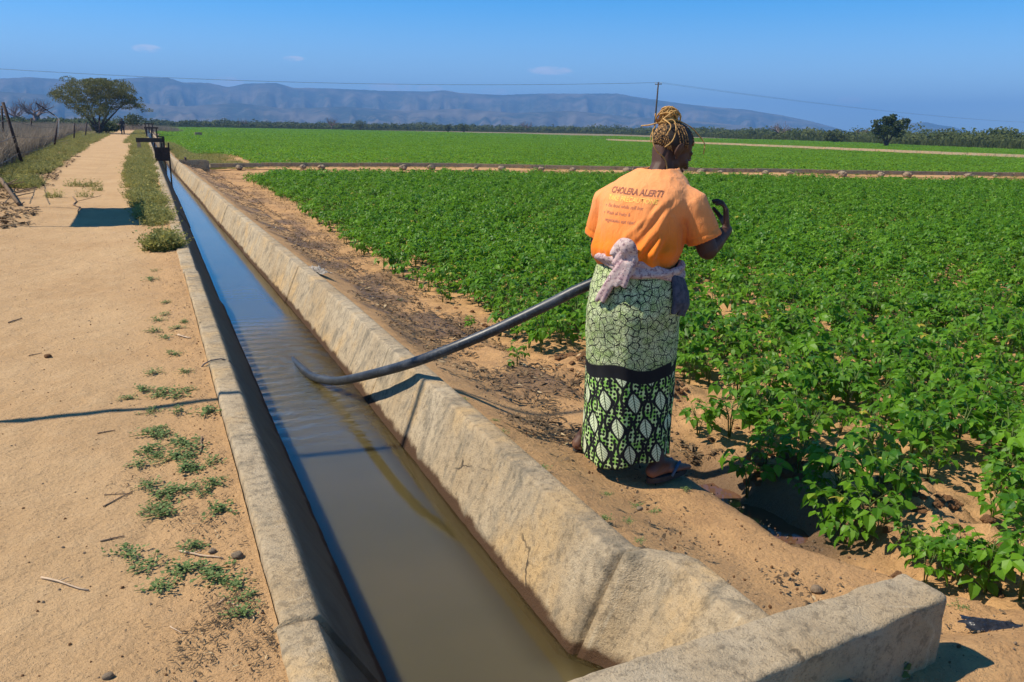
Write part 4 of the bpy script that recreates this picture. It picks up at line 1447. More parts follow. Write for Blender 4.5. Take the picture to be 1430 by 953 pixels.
# long wrapped skirt
NS, NR = 220, 150
SK = [(0.80, 0.000, 0.168, 0.158), (0.74, -0.005, 0.190, 0.180), (0.66, -0.012, 0.209, 0.202), (0.57, -0.018, 0.217, 0.210), (0.42, -0.014, 0.212, 0.200),
      (0.30, -0.014, 0.207, 0.196), (0.10, -0.020, 0.204, 0.196), (-0.05, -0.026, 0.206, 0.200), (-0.145, -0.03, 0.208, 0.202)]
skz = [r[0] for r in SK][::-1]
vs, uvs = [], []
for j in range(NR):
    tj = j / (NR - 1)
    for i in range(NS):
        a = 2 * PI * i / NS                       # 0 = her right, pi/2 = front, -pi/2 = back
        hem = -0.125 + 0.035 * math.exp(-((((a + 0.35 + PI) % (2 * PI)) - PI) / 0.55) ** 2) + 0.045 * math.exp(-((((a + 2.9 + PI) % (2 * PI)) - PI) / 0.5) ** 2) + 0.008 * math.sin(a * 5)
        top_ = 0.785 - 0.045 * math.cos(a)
        z = top_ + (hem - top_) * tj
        bb = float(np.interp(z, skz, [r[1] for r in SK][::-1])); A = float(np.interp(z, skz, [r[2] for r in SK][::-1])); B = float(np.interp(z, skz, [r[3] for r in SK][::-1]))
        dn = tj ** 1.2
        am = ((a + PI) % (2 * PI)) - PI
        k = 1.0
        k += dn * (0.022 * math.sin(a * 7 + 1.0 + 2.0 * tj) + 0.016 * math.sin(a * 11 + 2.2 - 1.5 * tj))
        k += 0.010 * math.sin(a * 9 + z * 13) * (1 - dn)
        # buttocks, and the dip between the legs behind and in front
        k += 0.055 * math.exp(-((am + 1.05) / 0.40) ** 2) * math.exp(-((z - 0.58) / 0.11) ** 2)
        k += 0.055 * math.exp(-((am + 2.0) / 0.42) ** 2) * math.exp(-((z - 0.57) / 0.13) ** 2)
        k -= 0.02 * math.exp(-((am + 0.75) / 0.25) ** 2) * sstep(0.66, 0.42, z)
        k += (0.055 - 0.125 * sstep(-1.32, -0.78, am) + 0.10 * sstep(0.0, 0.7, am) - 0.03 * sstep(1.0, 1.6, am)) * sstep(0.66, 0.44, z)
        k += 0.03 * math.exp(-((am + 0.15) / 0.25) ** 2) * dn
        k -= 0.06 * math.exp(-((am - 1.6) / 0.3) ** 2) * dn
        k += 0.035 * math.exp(-((am + 1.45) / 0.22) ** 2) * dn
        k += 0.030 * sstep(-1.02, -0.97, am) * sstep(-0.2, -0.9, am) * sstep(0.76, 0.6, z)
        k -= 0.04 * math.exp(-((am + 2.9) / 0.45) ** 2) * dn
        k += 0.10 * math.exp(-((am + 0.42) / 0.32) ** 2) * sstep(0.25, -0.1, z)
        k += 0.013 * math.sin(am * 6.0 + (z - 0.8) * 16) * sstep(0.30, 0.62, z) * sstep(0.80, 0.70, z)
        k += dn * 0.022 * (abs(math.sin(a * 8.5 + 0.7 + 1.2 * mnoise.noise((a * 2, z * 2, 1)))) - 0.5)
        fa = a + 0.10 * mnoise.noise((a * 1.3, z * 2.2, 5)) + 0.05 * (0.3 - z)
        fold = max(0.0, math.sin(fa * 7.0 + 0.4)) ** 2 * 0.6 + max(0.0, math.sin(fa * 11.0 + 2.0)) ** 3 * 0.5
        k += sstep(0.52, -0.14, z) * 0.052 * (fold - 0.35)
        k += 0.016 * math.sin((am + 1.2) * 5.0 - (z - 0.5) * 9.0) * math.exp(-((z - 0.42) / 0.2) ** 2) * (1 if -2.2 < am < 0.2 else 0.3)
        x, y = A * k * 0.965 * math.cos(a), B * k * 0.965 * math.sin(a)
        nz = 0.004 * mnoise.noise((x * 16, y * 16, z * 7)) + 0.006 * mnoise.noise((x * 9, y * 9, z * 16)) * (1 - tj) ** 0.5
        vs.append(W(x * (1 + nz * 3), bb + y * (1 + nz * 3), z)); uvs.append((a * 0.205, z))
arc = []
for j in range(NR):
    row = [0.0]
    for i in range(NS):
        row.append(row[-1] + (vs[j * NS + (i + 1) % NS] - vs[j * NS + i]).length)
    c_ = row[int(NS * (1 - 1.125 / (2 * PI)))]
    arc.append([q - c_ for q in row])
fs, fuv = [], []
for j in range(NR - 1):
    for i in range(NS):
        i2 = (i + 1) % NS
        fs.append((j * NS + i, (j + 1) * NS + i, (j + 1) * NS + i2, j * NS + i2))
        fuv += [(arc[j][i] + 2, vs[j * NS + i].z), (arc[j + 1][i] + 2, vs[(j + 1) * NS + i].z), (arc[j + 1][i + 1] + 2, vs[(j + 1) * NS + i2].z), (arc[j][i + 1] + 2, vs[j * NS + i2].z)]
kme = bpy.data.meshes.new('skirt'); kme.from_pydata(vs, [], fs)
uvl = kme.uv_layers.new(name='cloth')
uvl.data.foreach_set('uv', np.array(fuv, np.float32).ravel())
kme.polygons.foreach_set('use_smooth', [True] * len(kme.polygons))
M_SKIRT, t, out = mat('printed_wax_cloth')
uv = t.n('ShaderNodeUVMap', uv_map='cloth').outputs[0]
sp = t.n('ShaderNodeSeparateXYZ', {0: uv})
U, V = sp.outputs[0], sp.outputs[1]
PALE, GRN, BLK = (0.58, 0.64, 0.36), (0.20, 0.40, 0.06), (0.010, 0.010, 0.012)
# upper cloth: overlapping round leaves with fine veins
warpn = t.n('ShaderNodeTexNoise', {'Vector': uv, 'Scale': 9.0, 'Detail': 2.0})
wv = t.n('ShaderNodeVectorMath', {0: uv, 1: t.n('ShaderNodeVectorMath', {0: warpn.outputs['Color'], 'Scale': 0.055}, operation='SCALE').outputs[0]}, operation='ADD').outputs[0]
ve = t.n('ShaderNodeTexVoronoi', {'Vector': wv, 'Scale': 31.0, 'Randomness': 1.0}, feature='DISTANCE_TO_EDGE', voronoi_dimensions='2D').outputs['Distance']
v1 = t.n('ShaderNodeTexVoronoi', {'Vector': wv, 'Scale': 31.0, 'Randomness': 1.0}, feature='F1', voronoi_dimensions='2D')
rel = t.n('ShaderNodeVectorMath', {0: t.scale(wv, (17, 17, 17)), 1: v1.outputs['Position']}, operation='SUBTRACT').outputs[0]
rel = t.n('ShaderNodeVectorMath', {0: wv, 1: v1.outputs['Position']}, operation='SUBTRACT').outputs[0]
rs = t.n('ShaderNodeSeparateXYZ', {0: rel})
ang = t.math('ARCTAN2', rs.outputs[1], rs.outputs[0])
vein = t.math('ABSOLUTE', t.math('SINE', t.math('ADD', t.math('MULTIPLY', ang, 4.5), t.math('MULTIPLY', v1.outputs['Distance'], 9.0))))
ringp = t.math('ABSOLUTE', t.math('SINE', t.math('MULTIPLY', v1.outputs['Distance'], 11.0)))
line = t.math('MAXIMUM', t.ramp(ve, 0.08, 0.04), t.math('MULTIPLY', t.ramp(vein, 0.50, 0.22), t.ramp(v1.outputs['Distance'], 0.06, 0.16)))
line = t.math('MAXIMUM', line, t.math('MULTIPLY', t.ramp(ringp, 0.34, 0.12), t.ramp(v1.outputs['Distance'], 0.1, 0.2)))
upper = t.mix(t.ramp(t.noise(uv, 22, 3), 0.35, 0.7), PALE, (0.36, 0.47, 0.17))
line = t.math('MULTIPLY', line, t.ramp(t.noise(uv, 40, 3, 0.6), 0.30, 0.5, 0.35, 1.0))
upper = t.mix(line, upper, BLK)
# lower cloth: black ground, green net of rings in leaf-edged panels, pale leaves
hx = t.n('ShaderNodeTexVoronoi', {'Vector': uv, 'Scale': 56.0, 'Randomness': 0.4}, feature='F1', voronoi_dimensions='2D').outputs['Distance']
net = t.ramp(hx, 0.33, 0.43)
netc = t.mix(t.ramp(t.noise(uv, 30, 2), 0.4, 0.6), (0.22, 0.46, 0.07), (0.50, 0.62, 0.28))
CW, CH_ = 0.135, 0.118
rown = t.math('FLOOR', t.math('DIVIDE', V, CH_))
ush = t.math('ADD', t.math('DIVIDE', U, CW), t.math('MULTIPLY', t.math('MODULO', t.math('ADD', rown, 20.0), 2.0), 0.5))
lu = t.math('MULTIPLY', t.math('SUBTRACT', t.math('FRACT', ush), 0.5), CW)
lv = t.math('MULTIPLY', t.math('SUBTRACT', t.math('FRACT', t.math('DIVIDE', V, CH_)), 0.5), CH_)
odd = t.math('MODULO', t.math('ADD', t.math('FLOOR', ush), 40.0), 2.0)
# leaf axis leans
lu2 = t.math('ADD', lu, t.math('MULTIPLY', lv, 0.22))
hw = t.math('MULTIPLY', t.math('SUBTRACT', 1.0, t.math('POWER', t.math('DIVIDE', t.math('ABSOLUTE', lv), 0.048), 1.6), clamp=True), 0.029)
inleaf = t.ramp(t.math('SUBTRACT', hw, t.math('ABSOLUTE', lu2)), 0.0, 0.003)
vein2 = t.math('ABSOLUTE', t.math('SINE', t.math('ADD', t.math('MULTIPLY', t.math('ABSOLUTE', lu2), 190.0), t.math('MULTIPLY', lv, 250.0))))
mid = t.ramp(t.math('ABSOLUTE', lu2), 0.0035, 0.0015)
lvn = t.math('MAXIMUM', mid, t.ramp(vein2, 0.34, 0.14))
leafc = t.mix(lvn, (0.62, 0.68, 0.42), (0.03, 0.05, 0.02))
halo = t.ramp(t.math('ADD', t.math('DIVIDE', t.math('ABSOLUTE', lu2), 0.050), t.math('DIVIDE', t.math('ABSOLUTE', lv), 0.064)), 1.06, 0.98)
strap_ = t.ramp(t.math('ABSOLUTE', t.math('ADD', t.math('SUBTRACT', t.math('ABSOLUTE', lu), 0.054), t.math('MULTIPLY', t.math('SINE', t.math('MULTIPLY', V, 55.0)), 0.007))), 0.009, 0.005)
lower = t.mix(net, BLK, netc)
lower = t.mix(t.math('MAXIMUM', halo, strap_), lower, BLK)
lower = t.mix(inleaf, lower, leafc)
vb = t.math('ADD', V, t.math('MULTIPLY', t.math('SINE', t.math('MULTIPLY', U, 22.0)), 0.012))
fin = t.mix(t.ramp(vb, 0.318, 0.322), lower, upper)
band = t.math('MULTIPLY', t.ramp(vb, 0.272, 0.276), t.ramp(vb, 0.338, 0.330))
fin = t.mix(band, fin, BLK)
nb = bump(t, t.noise(t.n('ShaderNodeTexCoord').outputs['Object'], 500, 2), 0.2, 0.001)
principled(t, out, fin, 0.8, 0.2, nb)
kme.materials.append(M_SKIRT)
skirt = put('skirt', kme, woman)
so_ = skirt.modifiers.new('cloth', 'SOLIDIFY'); so_.thickness = 0.003; so_.offset = -1

# cloth tied round the waist
M_WRAP, t, out = mat('pink_print_cloth')
o_ = t.n('ShaderNodeTexCoord').outputs['Object']
cc = t.mix(t.ramp(t.noise(o_, 14, 3), 0.35, 0.65), (0.43, 0.29, 0.29), (0.54, 0.42, 0.38))
cc = t.mix(t.math('MULTIPLY', t.ramp(t.noise(o_, 75, 3), 0.53, 0.60), 0.75), cc, (0.20, 0.11, 0.14))
cc = t.mix(t.math('MULTIPLY', t.ramp(t.noise(o_, 110, 2), 0.62, 0.68), 0.8), cc, (0.66, 0.60, 0.55))
principled(t, out, cc, 0.9, 0.1, bump(t, t.noise(o_, 60, 4), 0.5, 0.006))
wr = MB()
def waist_pt(a, dr, dz):
    return W((0.184 + dr) * math.cos(a), -0.003 + (0.174 + dr) * math.sin(a), 0.783 - 0.042 * math.cos(a) + dz)
for (ph, r0, z0) in ((0.0, 0.017, 0.016), (2.1, 0.018, -0.002), (4.2, 0.017, -0.022)):
    pts, rr = [], []
    for k in range(73):
        a = 2 * PI * k / 72
        tw = 0.010 * math.sin(a * 4 + ph)
        pts.append(waist_pt(a, 0.006 + 0.007 * math.cos(a * 4 + ph), z0 + tw)); rr.append(r0 * (0.9 + 0.15 * math.sin(a * 7 + ph)))
    wr.tube(pts, rr, 10)
KA = -1.42                                   # knot angle on her back
def kp(a, dr, z):
    return W((0.178 + dr) * math.cos(a), -0.003 + (0.168 + dr) * math.sin(a), z)
R_ = random.Random(4)
# bunched upper bow: folded loops of cloth
for (da, dz, ra, rz, tw) in ((-0.02, 0.858, 0.20, 0.030, 0.2), (0.05, 0.852, 0.17, 0.034, -0.3), (-0.10, 0.850, 0.15, 0.026, 0.5), (0.02, 0.872, 0.12, 0.020, 0.0)):
    pts = []
    for q in range(13):
        a_ = PI * 1.15 * (q / 12) - 0.25
        pts.append(kp(KA + da + ra * math.cos(a_) * 0.9, 0.038 + 0.014 * math.sin(a_ * 2 + tw), dz - 0.022 + rz * 1.5 * math.sin(a_)))
    wr.tube(pts, [0.012 + 0.006 * math.sin(PI * q / 12) for q in range(13)], 8)
# the knot
for k in range(7):
    a0, a1 = KA - 0.20 + 0.02 * k, KA + 0.20 - 0.015 * k
    zz0 = 0.820 - 0.010 * k
    wr.capsule(kp(a0, 0.030, zz0 + 0.008), kp(a1, 0.034 + R_.uniform(0, 0.008), zz0 - 0.012 + 0.022 * (k % 2)), 0.016, 0.018, 10)
wr.capsule(kp(KA + 0.05, 0.040, 0.85), kp(KA - 0.16, 0.045, 0.79), 0.016, 0.017, 10)
# hanging tails
def tail(pts, w0, w1, fold=0.012):
    for j in range(5):
        o = (j - 2) / 2
        P_l = []
        for i, (a, dr, z) in enumerate(pts):
            tt = i / (len(pts) - 1)
            P_l.append(kp(a + o * (w0 + (w1 - w0) * tt), dr + fold * math.cos(j * PI), z - 0.012 * abs(o)))
        wr.tube(P_l, [0.012, 0.013, 0.013, 0.012, 0.010][:len(P_l)], 8)
tail([(KA + 0.02, 0.045, 0.80), (KA - 0.12, 0.052, 0.76), (KA - 0.22, 0.056, 0.71), (KA - 0.33, 0.058, 0.665), (KA - 0.40, 0.058, 0.63)], 0.03, 0.07)
tail([(KA + 0.10, 0.042, 0.80), (KA + 0.06, 0.050, 0.765), (KA + 0.02, 0.056, 0.73), (KA - 0.02, 0.056, 0.705)], 0.05, 0.07)
wm = remesh(wr.mesh(), 0.0055, 2, 0.5)
wm.materials.clear(); wm.materials.append(M_WRAP)
wrap = put('waist_cloth', wm, woman)
wrap['label'] = 'pinkish printed cloth knotted round the waist'
# dark bundle hanging at her right hip
M_BLUE = simple('dark_blue_cloth', (0.045, 0.05, 0.075), (0.10, 0.10, 0.13), 40, 0.9, 0.1, 0.4)
hg = MB()
for k in range(9):
    a = -0.25 + 0.075 * k
    z1 = 0.735 - 0.004 * k
    hg.tube([kp(a, 0.020, z1), kp(a - 0.02, 0.040, z1 - 0.06), kp(a - 0.02, 0.046, z1 - 0.11), kp(a - 0.03, 0.036, z1 - 0.165 + 0.012 * (k % 3))], [0.013, 0.016, 0.017, 0.012], 8)
hm = remesh(hg.mesh(), 0.0055, 2)
hm.materials.clear(); hm.materials.append(M_BLUE)
put('hip_cloth', hm, woman)['label'] = 'dark blue cloth hanging at the right hip'

# flip-flops
M_SOLE = simple('sandal_rubber', (0.035, 0.032, 0.034), (0.06, 0.055, 0.05), 40, 0.8, 0.2, 0.2)
M_STRAP = simple('sandal_strap', (0.06, 0.13, 0.22), (0.03, 0.05, 0.09), 30, 0.5)
for s, ft in ((1, FR), (-1, FL)):
    mb = MB()
    outl = []
    for k in range(24):
        a = 2 * PI * k / 24
        x = math.cos(a) * 0.128
        wdt = 0.036 + 0.010 * (0.5 + 0.5 * math.cos(a))
        outl.append((x + 0.045, math.copysign(abs(math.sin(a)) ** 0.8, math.sin(a)) * wdt))
    vs = []
    for zz1 in (0.0, 0.024):
        for (x, y) in outl:
            vs.append(ft + FD * x + FS * y + Vector((0, 0, zz1 + 0.001)))
    mb.add(vs, [tuple(range(24))[::-1], tuple(24 + k for k in range(24))] + [(k, (k + 1) % 24, 24 + (k + 1) % 24, 24 + k) for k in range(24)])
    sd = put('sandal', mb.mesh('sandal'), woman, [M_SOLE])
    st = MB()
    toe = ft + FD * 0.125 + Vector((0, 0, 0.028))
    for sg in (-1, 1):
        st.tube([toe, ft + FD * 0.10 + FS * sg * 0.025 + Vector((0, 0, 0.066)), ft + FD * 0.06 + FS * sg * 0.041 + Vector((0, 0, 0.055)), ft + FD * 0.03 + FS * sg * 0.044 + Vector((0, 0, 0.02))], [0.004, 0.007, 0.008, 0.006], 8)
    put('strap', st.mesh('strap', True), sd, [M_STRAP])

# ------------------------------------------------------------------ siphon hose
M_HOSE, t, out = mat('black_polythene')
o_ = t.n('ShaderNodeTexCoord').outputs['Object']
nz = t.noise(o_, 9, 5, 0.65)
cc = t.mix(t.ramp(nz, 0.35, 0.75), (0.014, 0.017, 0.022), (0.05, 0.058, 0.07))
cc = t.mix(t.math('MULTIPLY', t.ramp(t.noise(o_, 70, 4, 0.7), 0.5, 0.75), 0.4), cc, (0.22, 0.21, 0.2))
principled(t, out, cc, t.math('MULTIPLY_ADD', nz, 0.4, 0.25), 0.5, bump(t, t.noise(o_, 45, 3), 0.15, 0.004))
HP = [(0.84, 6.15, -0.352), (0.852, 5.90, -0.324), (0.863, 5.62, -0.304), (0.888, 5.33, -0.284), (0.945, 5.08, -0.245), (1.0, 4.86, -0.185), (1.095, 4.45, -0.035), (1.20, 4.12, 0.10), (1.36, 3.91, 0.222), (1.56, 3.78, 0.338), (1.78, 3.65, 0.475), (1.92, 3.57, 0.565), (2.03, 3.51, 0.615), (2.12, 3.47, 0.61), (2.20, 3.43, 0.54), (2.25, 3.38, 0.40)]
def spline(P3, n=6):
    P3 = [Vector(p) for p in P3]; o = []
    for i in range(len(P3) - 1):
        p0, p1, p2, p3 = P3[max(i - 1, 0)], P3[i], P3[i + 1], P3[min(i + 2, len(P3) - 1)]
        for k in range(n):
            tt = k / n
            o.append(0.5 * ((2 * p1) + (p2 - p0) * tt + (2 * p0 - 5 * p1 + 4 * p2 - p3) * tt ** 2 + (3 * p1 - p0 - 3 * p2 + p3) * tt ** 3))
    return o + [P3[-1]]
mb = MB(); hs_ = spline(HP, 6)
mb.tube(hs_, 0.027, 20)
tag(put('hose', mb.mesh('hose', True), None, [M_HOSE]), 'thick black siphon hose rising out of the canal into the woman\'s hand', 'hose')

# ------------------------------------------------------------------ mountains and haze
def mountains(name, prof, dist, depth, amp, seed, step=4):
    """ridge drawn by bearing and height, folded into spurs and gullies, with real depth"""
    xs_ = np.arange(prof[0][0], prof[-1][0], step)
    nr = 26
    vs, fs = [], []
    for i, px in enumerate(xs_):
        py = float(np.interp(px, [p[0] for p in prof], [p[1] for p in prof]))
        for j in range(nr):
            tj = j / (nr - 1)
            r = dist + depth * (tj - 1.0)
            top = rng_at(px, py, dist)
            d = Vector((top.x, top.y, 0)).normalized()
            rid = abs(mnoise.noise((px * 0.030 + seed, tj * 0.6, seed))) * 1.0 + abs(mnoise.noise((px * 0.085 + seed, tj * 1.5, seed + 4))) * 0.55 + abs(mnoise.noise((px * 0.2, tj * 3.0, seed + 9))) * 0.22
            h = top.z * (tj ** 1.15) - amp * rid * math.sin(PI * min(1, tj * 1.02)) * top.z * 0.9
            if j == nr - 1: h = top.z + mnoise.noise((px * 0.16, seed, 0)) * top.z * 0.012
            wob = (mnoise.noise((px * 0.05, tj * 2, seed + 2))) * depth * 0.12 * (1 - tj)
            vs.append((d.x * (r + wob), d.y * (r + wob), max(h, -2) - (2 if j == 0 else 0)))
        # back slope
        vs.append((d.x * (dist + depth * 0.6), d.y * (dist + depth * 0.6), -3))
    k = nr + 1
    for i in range(len(xs_) - 1):
        for j in range(k - 1):
            fs.append((i * k + j, (i + 1) * k + j, (i + 1) * k + j + 1, i * k + j + 1))
    me = bpy.data.meshes.new(name); me.from_pydata(vs, [], fs)
    me.polygons.foreach_set('use_smooth', [True] * len(me.polygons))
    bm = bmesh.new(); bm.from_mesh(me); bmesh.ops.recalc_face_normals(bm, faces=bm.faces); bm.to_mesh(me); bm.free()
    return me
M_MTN, t, out = mat('wooded_mountain')
o_ = t.n('ShaderNodeNewGeometry').outputs['Position']
cc = t.mix(t.ramp(t.noise(o_, 0.006, 6, 0.6), 0.4, 0.65), (0.02, 0.03, 0.02), (0.13, 0.105, 0.075))
cc = t.mix(t.math('MULTIPLY', t.ramp(t.noise(o_, 0.03, 5, 0.65), 0.52, 0.7), 0.45), cc, (0.24, 0.18, 0.13))
principled(t, out, cc, 0.95, 0.1)
PROF_A = [(-330, 118), (-200, 112), (-60, 114), (0, 110), (40, 108), (100, 112), (150, 112), (200, 108), (235, 109), (255, 115), (290, 116), (320, 122), (342, 117), (385, 116), (410, 123), (470, 124), (530, 127), (600, 128), (620, 126), (642, 130), (700, 133), (760, 131), (830, 131), (862, 131), (885, 135), (925, 141), (960, 146), (1000, 150), (1040, 153), (1090, 161), (1130, 169), (1165, 178), (1192, 186), (1230, 194)]
PROF_B = [(-330, 150), (-100, 140), (0, 128), (60, 132), (120, 141), (190, 143), (250, 149), (330, 144), (400, 152), (480, 149), (560, 155), (640, 152), (720, 158), (800, 155), (880, 163), (960, 168), (1040, 176), (1100, 187)]
PROF_C = [(1195, 196), (1230, 186), (1255, 176), (1272, 172), (1295, 171), (1312, 175), (1330, 177), (1350, 184), (1372, 188), (1400, 192), (1460, 190), (1560, 188), (1700, 194)]
tag(put('mountains', mountains('mountains', PROF_A, 3700, 1500, 0.80, 3.7), None, [M_MTN]), kind='structure')
tag(put('foothills', mountains('foothills', PROF_B, 2700, 800, 0.75, 8.1), None, [M_MTN]), kind='structure')
tag(put('hill', mountains('hill', PROF_C, 3900, 900, 0.45, 5.2), None, [M_MTN]), kind='structure')

M_HAZE, t, out = mat('haze')
pv = t.n('ShaderNodeVolumePrincipled', {'Color': (0.23, 0.51, 1.0, 1), 'Density': 0.00033, 'Anisotropy': 0.0, 'Density Attribute': ''})
t.t.links.new(pv.outputs[0], out.inputs['Volume'])
try: M_HAZE.cycles.homogeneous_volume = True
except Exception: pass
mb = MB(); mb.box((0, 3400, 158), (15500, 8000, 326))
tag(put('haze', mb.mesh('haze'), None, [M_HAZE]), kind='stuff')

# ------------------------------------------------------------------ trees
def crown(seed, clumps, n, leaf, flat=1.0, sprig=0.0):
    """leaf-sized faces spread through uneven clumps: (x, y, z, rx, ry, rz)"""
    R_ = random.Random(seed)
    mb = MB()
    wts = [c[3] * c[4] * c[5] ** 0.7 for c in clumps]
    for c in R_.choices(clumps, wts, k=n):
        while True:
            p = Vector((R_.uniform(-1, 1), R_.uniform(-1, 1), R_.uniform(-1, 1)))
            if 0.15 < p.length < 1: break
        p = p.normalized() * (p.length ** 0.45) * R_.uniform(0.75, 1.1)
        q = Vector((c[0] + p.x * c[3], c[1] + p.y * c[4], c[2] + p.z * c[5]))
        if mnoise.noise(q * 1.1 + Vector((seed, 0, 0))) + 0.35 * mnoise.noise(q * 2.7) < -0.20: continue
        d = Vector((R_.uniform(-1, 1), R_.uniform(-1, 1), R_.uniform(-0.6, 0.6))).normalized()
        s = d.orthogonal().normalized()
        s = (s * math.cos(R_.random() * 6) + d.cross(s) * math.sin(R_.random() * 6)); s.z *= flat
        s.normalize()
        L = leaf * R_.uniform(0.6, 1.4)
        mb.add([q - d * L * .5, q + s * L * .33, q + d * L * .5, q - s * L * .33], [(0, 1, 2, 3)], min(0.9, max(0, R_.gauss(0.5, 0.24))))
    return mb

def branches(mb, R_, p, d, L, r, depth, spread=0.6, up=0.15, n=3, tone=0.5, taper=0.62):
    if depth == 0 or r < 0.012: return
    pts, rr = [p], [r]
    q = p
    for k in range(4):
        d = (d + Vector((R_.uniform(-1, 1), R_.uniform(-1, 1), R_.uniform(-0.5, 0.8))) * 0.16 + Vector((0, 0, up * 0.25))).normalized()
        q = q + d * L / 4
        pts.append(q); rr.append(r * (1 - (1 - taper) * (k + 1) / 4))
    mb.tube(pts, rr, 6 if r > 0.08 else 4, caps=False)
    for k in range(n):
        a = R_.uniform(0, 6.28)
        s = d.orthogonal().normalized(); t_ = d.cross(s)
        nd = (d + (s * math.cos(a) + t_ * math.sin(a)) * spread * R_.uniform(0.6, 1.3)).normalized()
        branches(mb, R_, pts[-1] if k < n - 1 else pts[2], nd, L * R_.uniform(0.6, 0.85), r * taper * R_.uniform(0.6, 0.95), depth - 1, spread, up, n, tone, taper)

def big_tree(name, label, base, clumps, n, leaf, m_, trunk_r, limbs, seed, group=None):
    root = empty(name, base, label, 'tree', group)
    R_ = random.Random(seed)
    tb = MB()
    for (lean, L) in limbs:
        fork = Vector((lean[0] * 0.25, lean[1] * 0.25, L * 0.35))
        tb.tube([Vector((0, 0, -0.3)), fork * 0.5, fork, Vector((lean[0], lean[1], L))], [trunk_r, trunk_r * .8, trunk_r * .6, trunk_r * .25], 8)
        branches(tb, R_, Vector((lean[0], lean[1], L)), Vector((lean[0], lean[1], L * 0.5)).normalized(), L * 0.3, trunk_r * .28, 3, 0.8, 0.0)
    put_local('trunk', tb.mesh('trunk', True), root, [M_BARK])
    put_local('crown', crown(seed, clumps, n, leaf).mesh('crown'), root, [m_])
    return root

# umbrella thorn over the path
rngA = 108.0
bA = rng_at(138, 184, rngA); bA.z = 0.0
kA = proj((bA.x, bA.y, 2))[2] / FPX          # metres per pixel there
R_ = random.Random(3)
view = Vector((bA.x, bA.y, 0)).normalized(); vr = Vector((view.y, -view.x, 0))
clA = []
for (px, py, rx, rz) in [(140, 124, 24, 8), (118, 128, 18, 9), (165, 127, 20, 10), (182, 133, 13, 9), (150, 134, 26, 9), (128, 139, 20, 9), (104, 131, 15, 7), (92, 136, 13, 7), (84, 138, 8, 5), (100, 143, 11, 6), (108, 150, 9, 7), (122, 152, 11, 9),
                         (170, 142, 17, 9), (188, 144, 9, 8), (134, 118, 14, 5), (155, 118, 15, 5), (176, 122, 10, 6), (126, 160, 10, 9), (120, 156, 10, 8), (160, 151, 12, 8), (172, 150, 12, 7), (116, 142, 14, 8), (148, 146, 14, 9), (140, 160, 9, 7), (152, 158, 9, 7), (138, 153, 8, 9), (146, 163, 7, 9), (130, 163, 6, 9), (196, 152, 6, 4), (203, 158, 5, 3), (188, 150, 8, 4), (112, 120, 10, 5)]:
    for _ in range(2):
        off = R_.uniform(-4.5, 4.5)
        P3 = vr * ((px - 138) * kA) + view * off
        zz1 = (173.0 + 0.017 * (px - 140) - py) * kA + 1.33
        clA.append((P3.x + R_.uniform(-.4, .4), P3.y, zz1, rx * kA, max(1.0, rx * kA * 1.1), rz * kA))
big_tree('umbrella_thorn_tree', 'broad flat-topped thorn tree standing over the far path', (bA.x, bA.y, 0), clA, 46000, 0.13, M_ACACIA, 0.19,
         [((vr * -2.0).xy[:] , 3.0), ((vr * 1.7).xy[:], 3.2), ((vr * 0.5).xy[:], 3.4), ((vr * -0.9).xy[:], 3.3), ((vr * 2.6).xy[:], 3.1)], 5)

# round broad-leaved tree in the far field
bB = at(1237, 206, -0.3)
kB = proj((bB.x, bB.y, 1))[2] / FPX
view = Vector((bB.x, bB.y, 0)).normalized(); vr = Vector((view.y, -view.x, 0))
clB = []
for (px, py, rx, rz) in [(1240, 172, 12, 8), (1226, 175, 10, 7), (1252, 176, 11, 7), (1222, 182, 8, 7), (1258, 170, 7, 4), (1219, 172, 6, 3), (1238, 183, 15, 7), (1250, 187, 9, 6), (1229, 190, 8, 5), (1242, 165, 7, 4), (1234, 168, 8, 4), (1262, 177, 4, 4)]:
    P3 = vr * ((px - 1237) * kB) + view * R_.uniform(-1.6, 1.6)
    clB.append((P3.x, P3.y, (206 - py) * kB, rx * kB, rx * kB, rz * kB))
big_tree('broadleaf_tree', 'dark round-crowned tree standing alone at the far edge of the field', (bB.x, bB.y, -0.3), clB, 4600, 0.30, M_BROAD, 0.22, [((0.0, 0.0), 1.9), ((vr * -1.0).xy[:], 2.4), ((vr * 1.2).xy[:], 2.6)], 9)

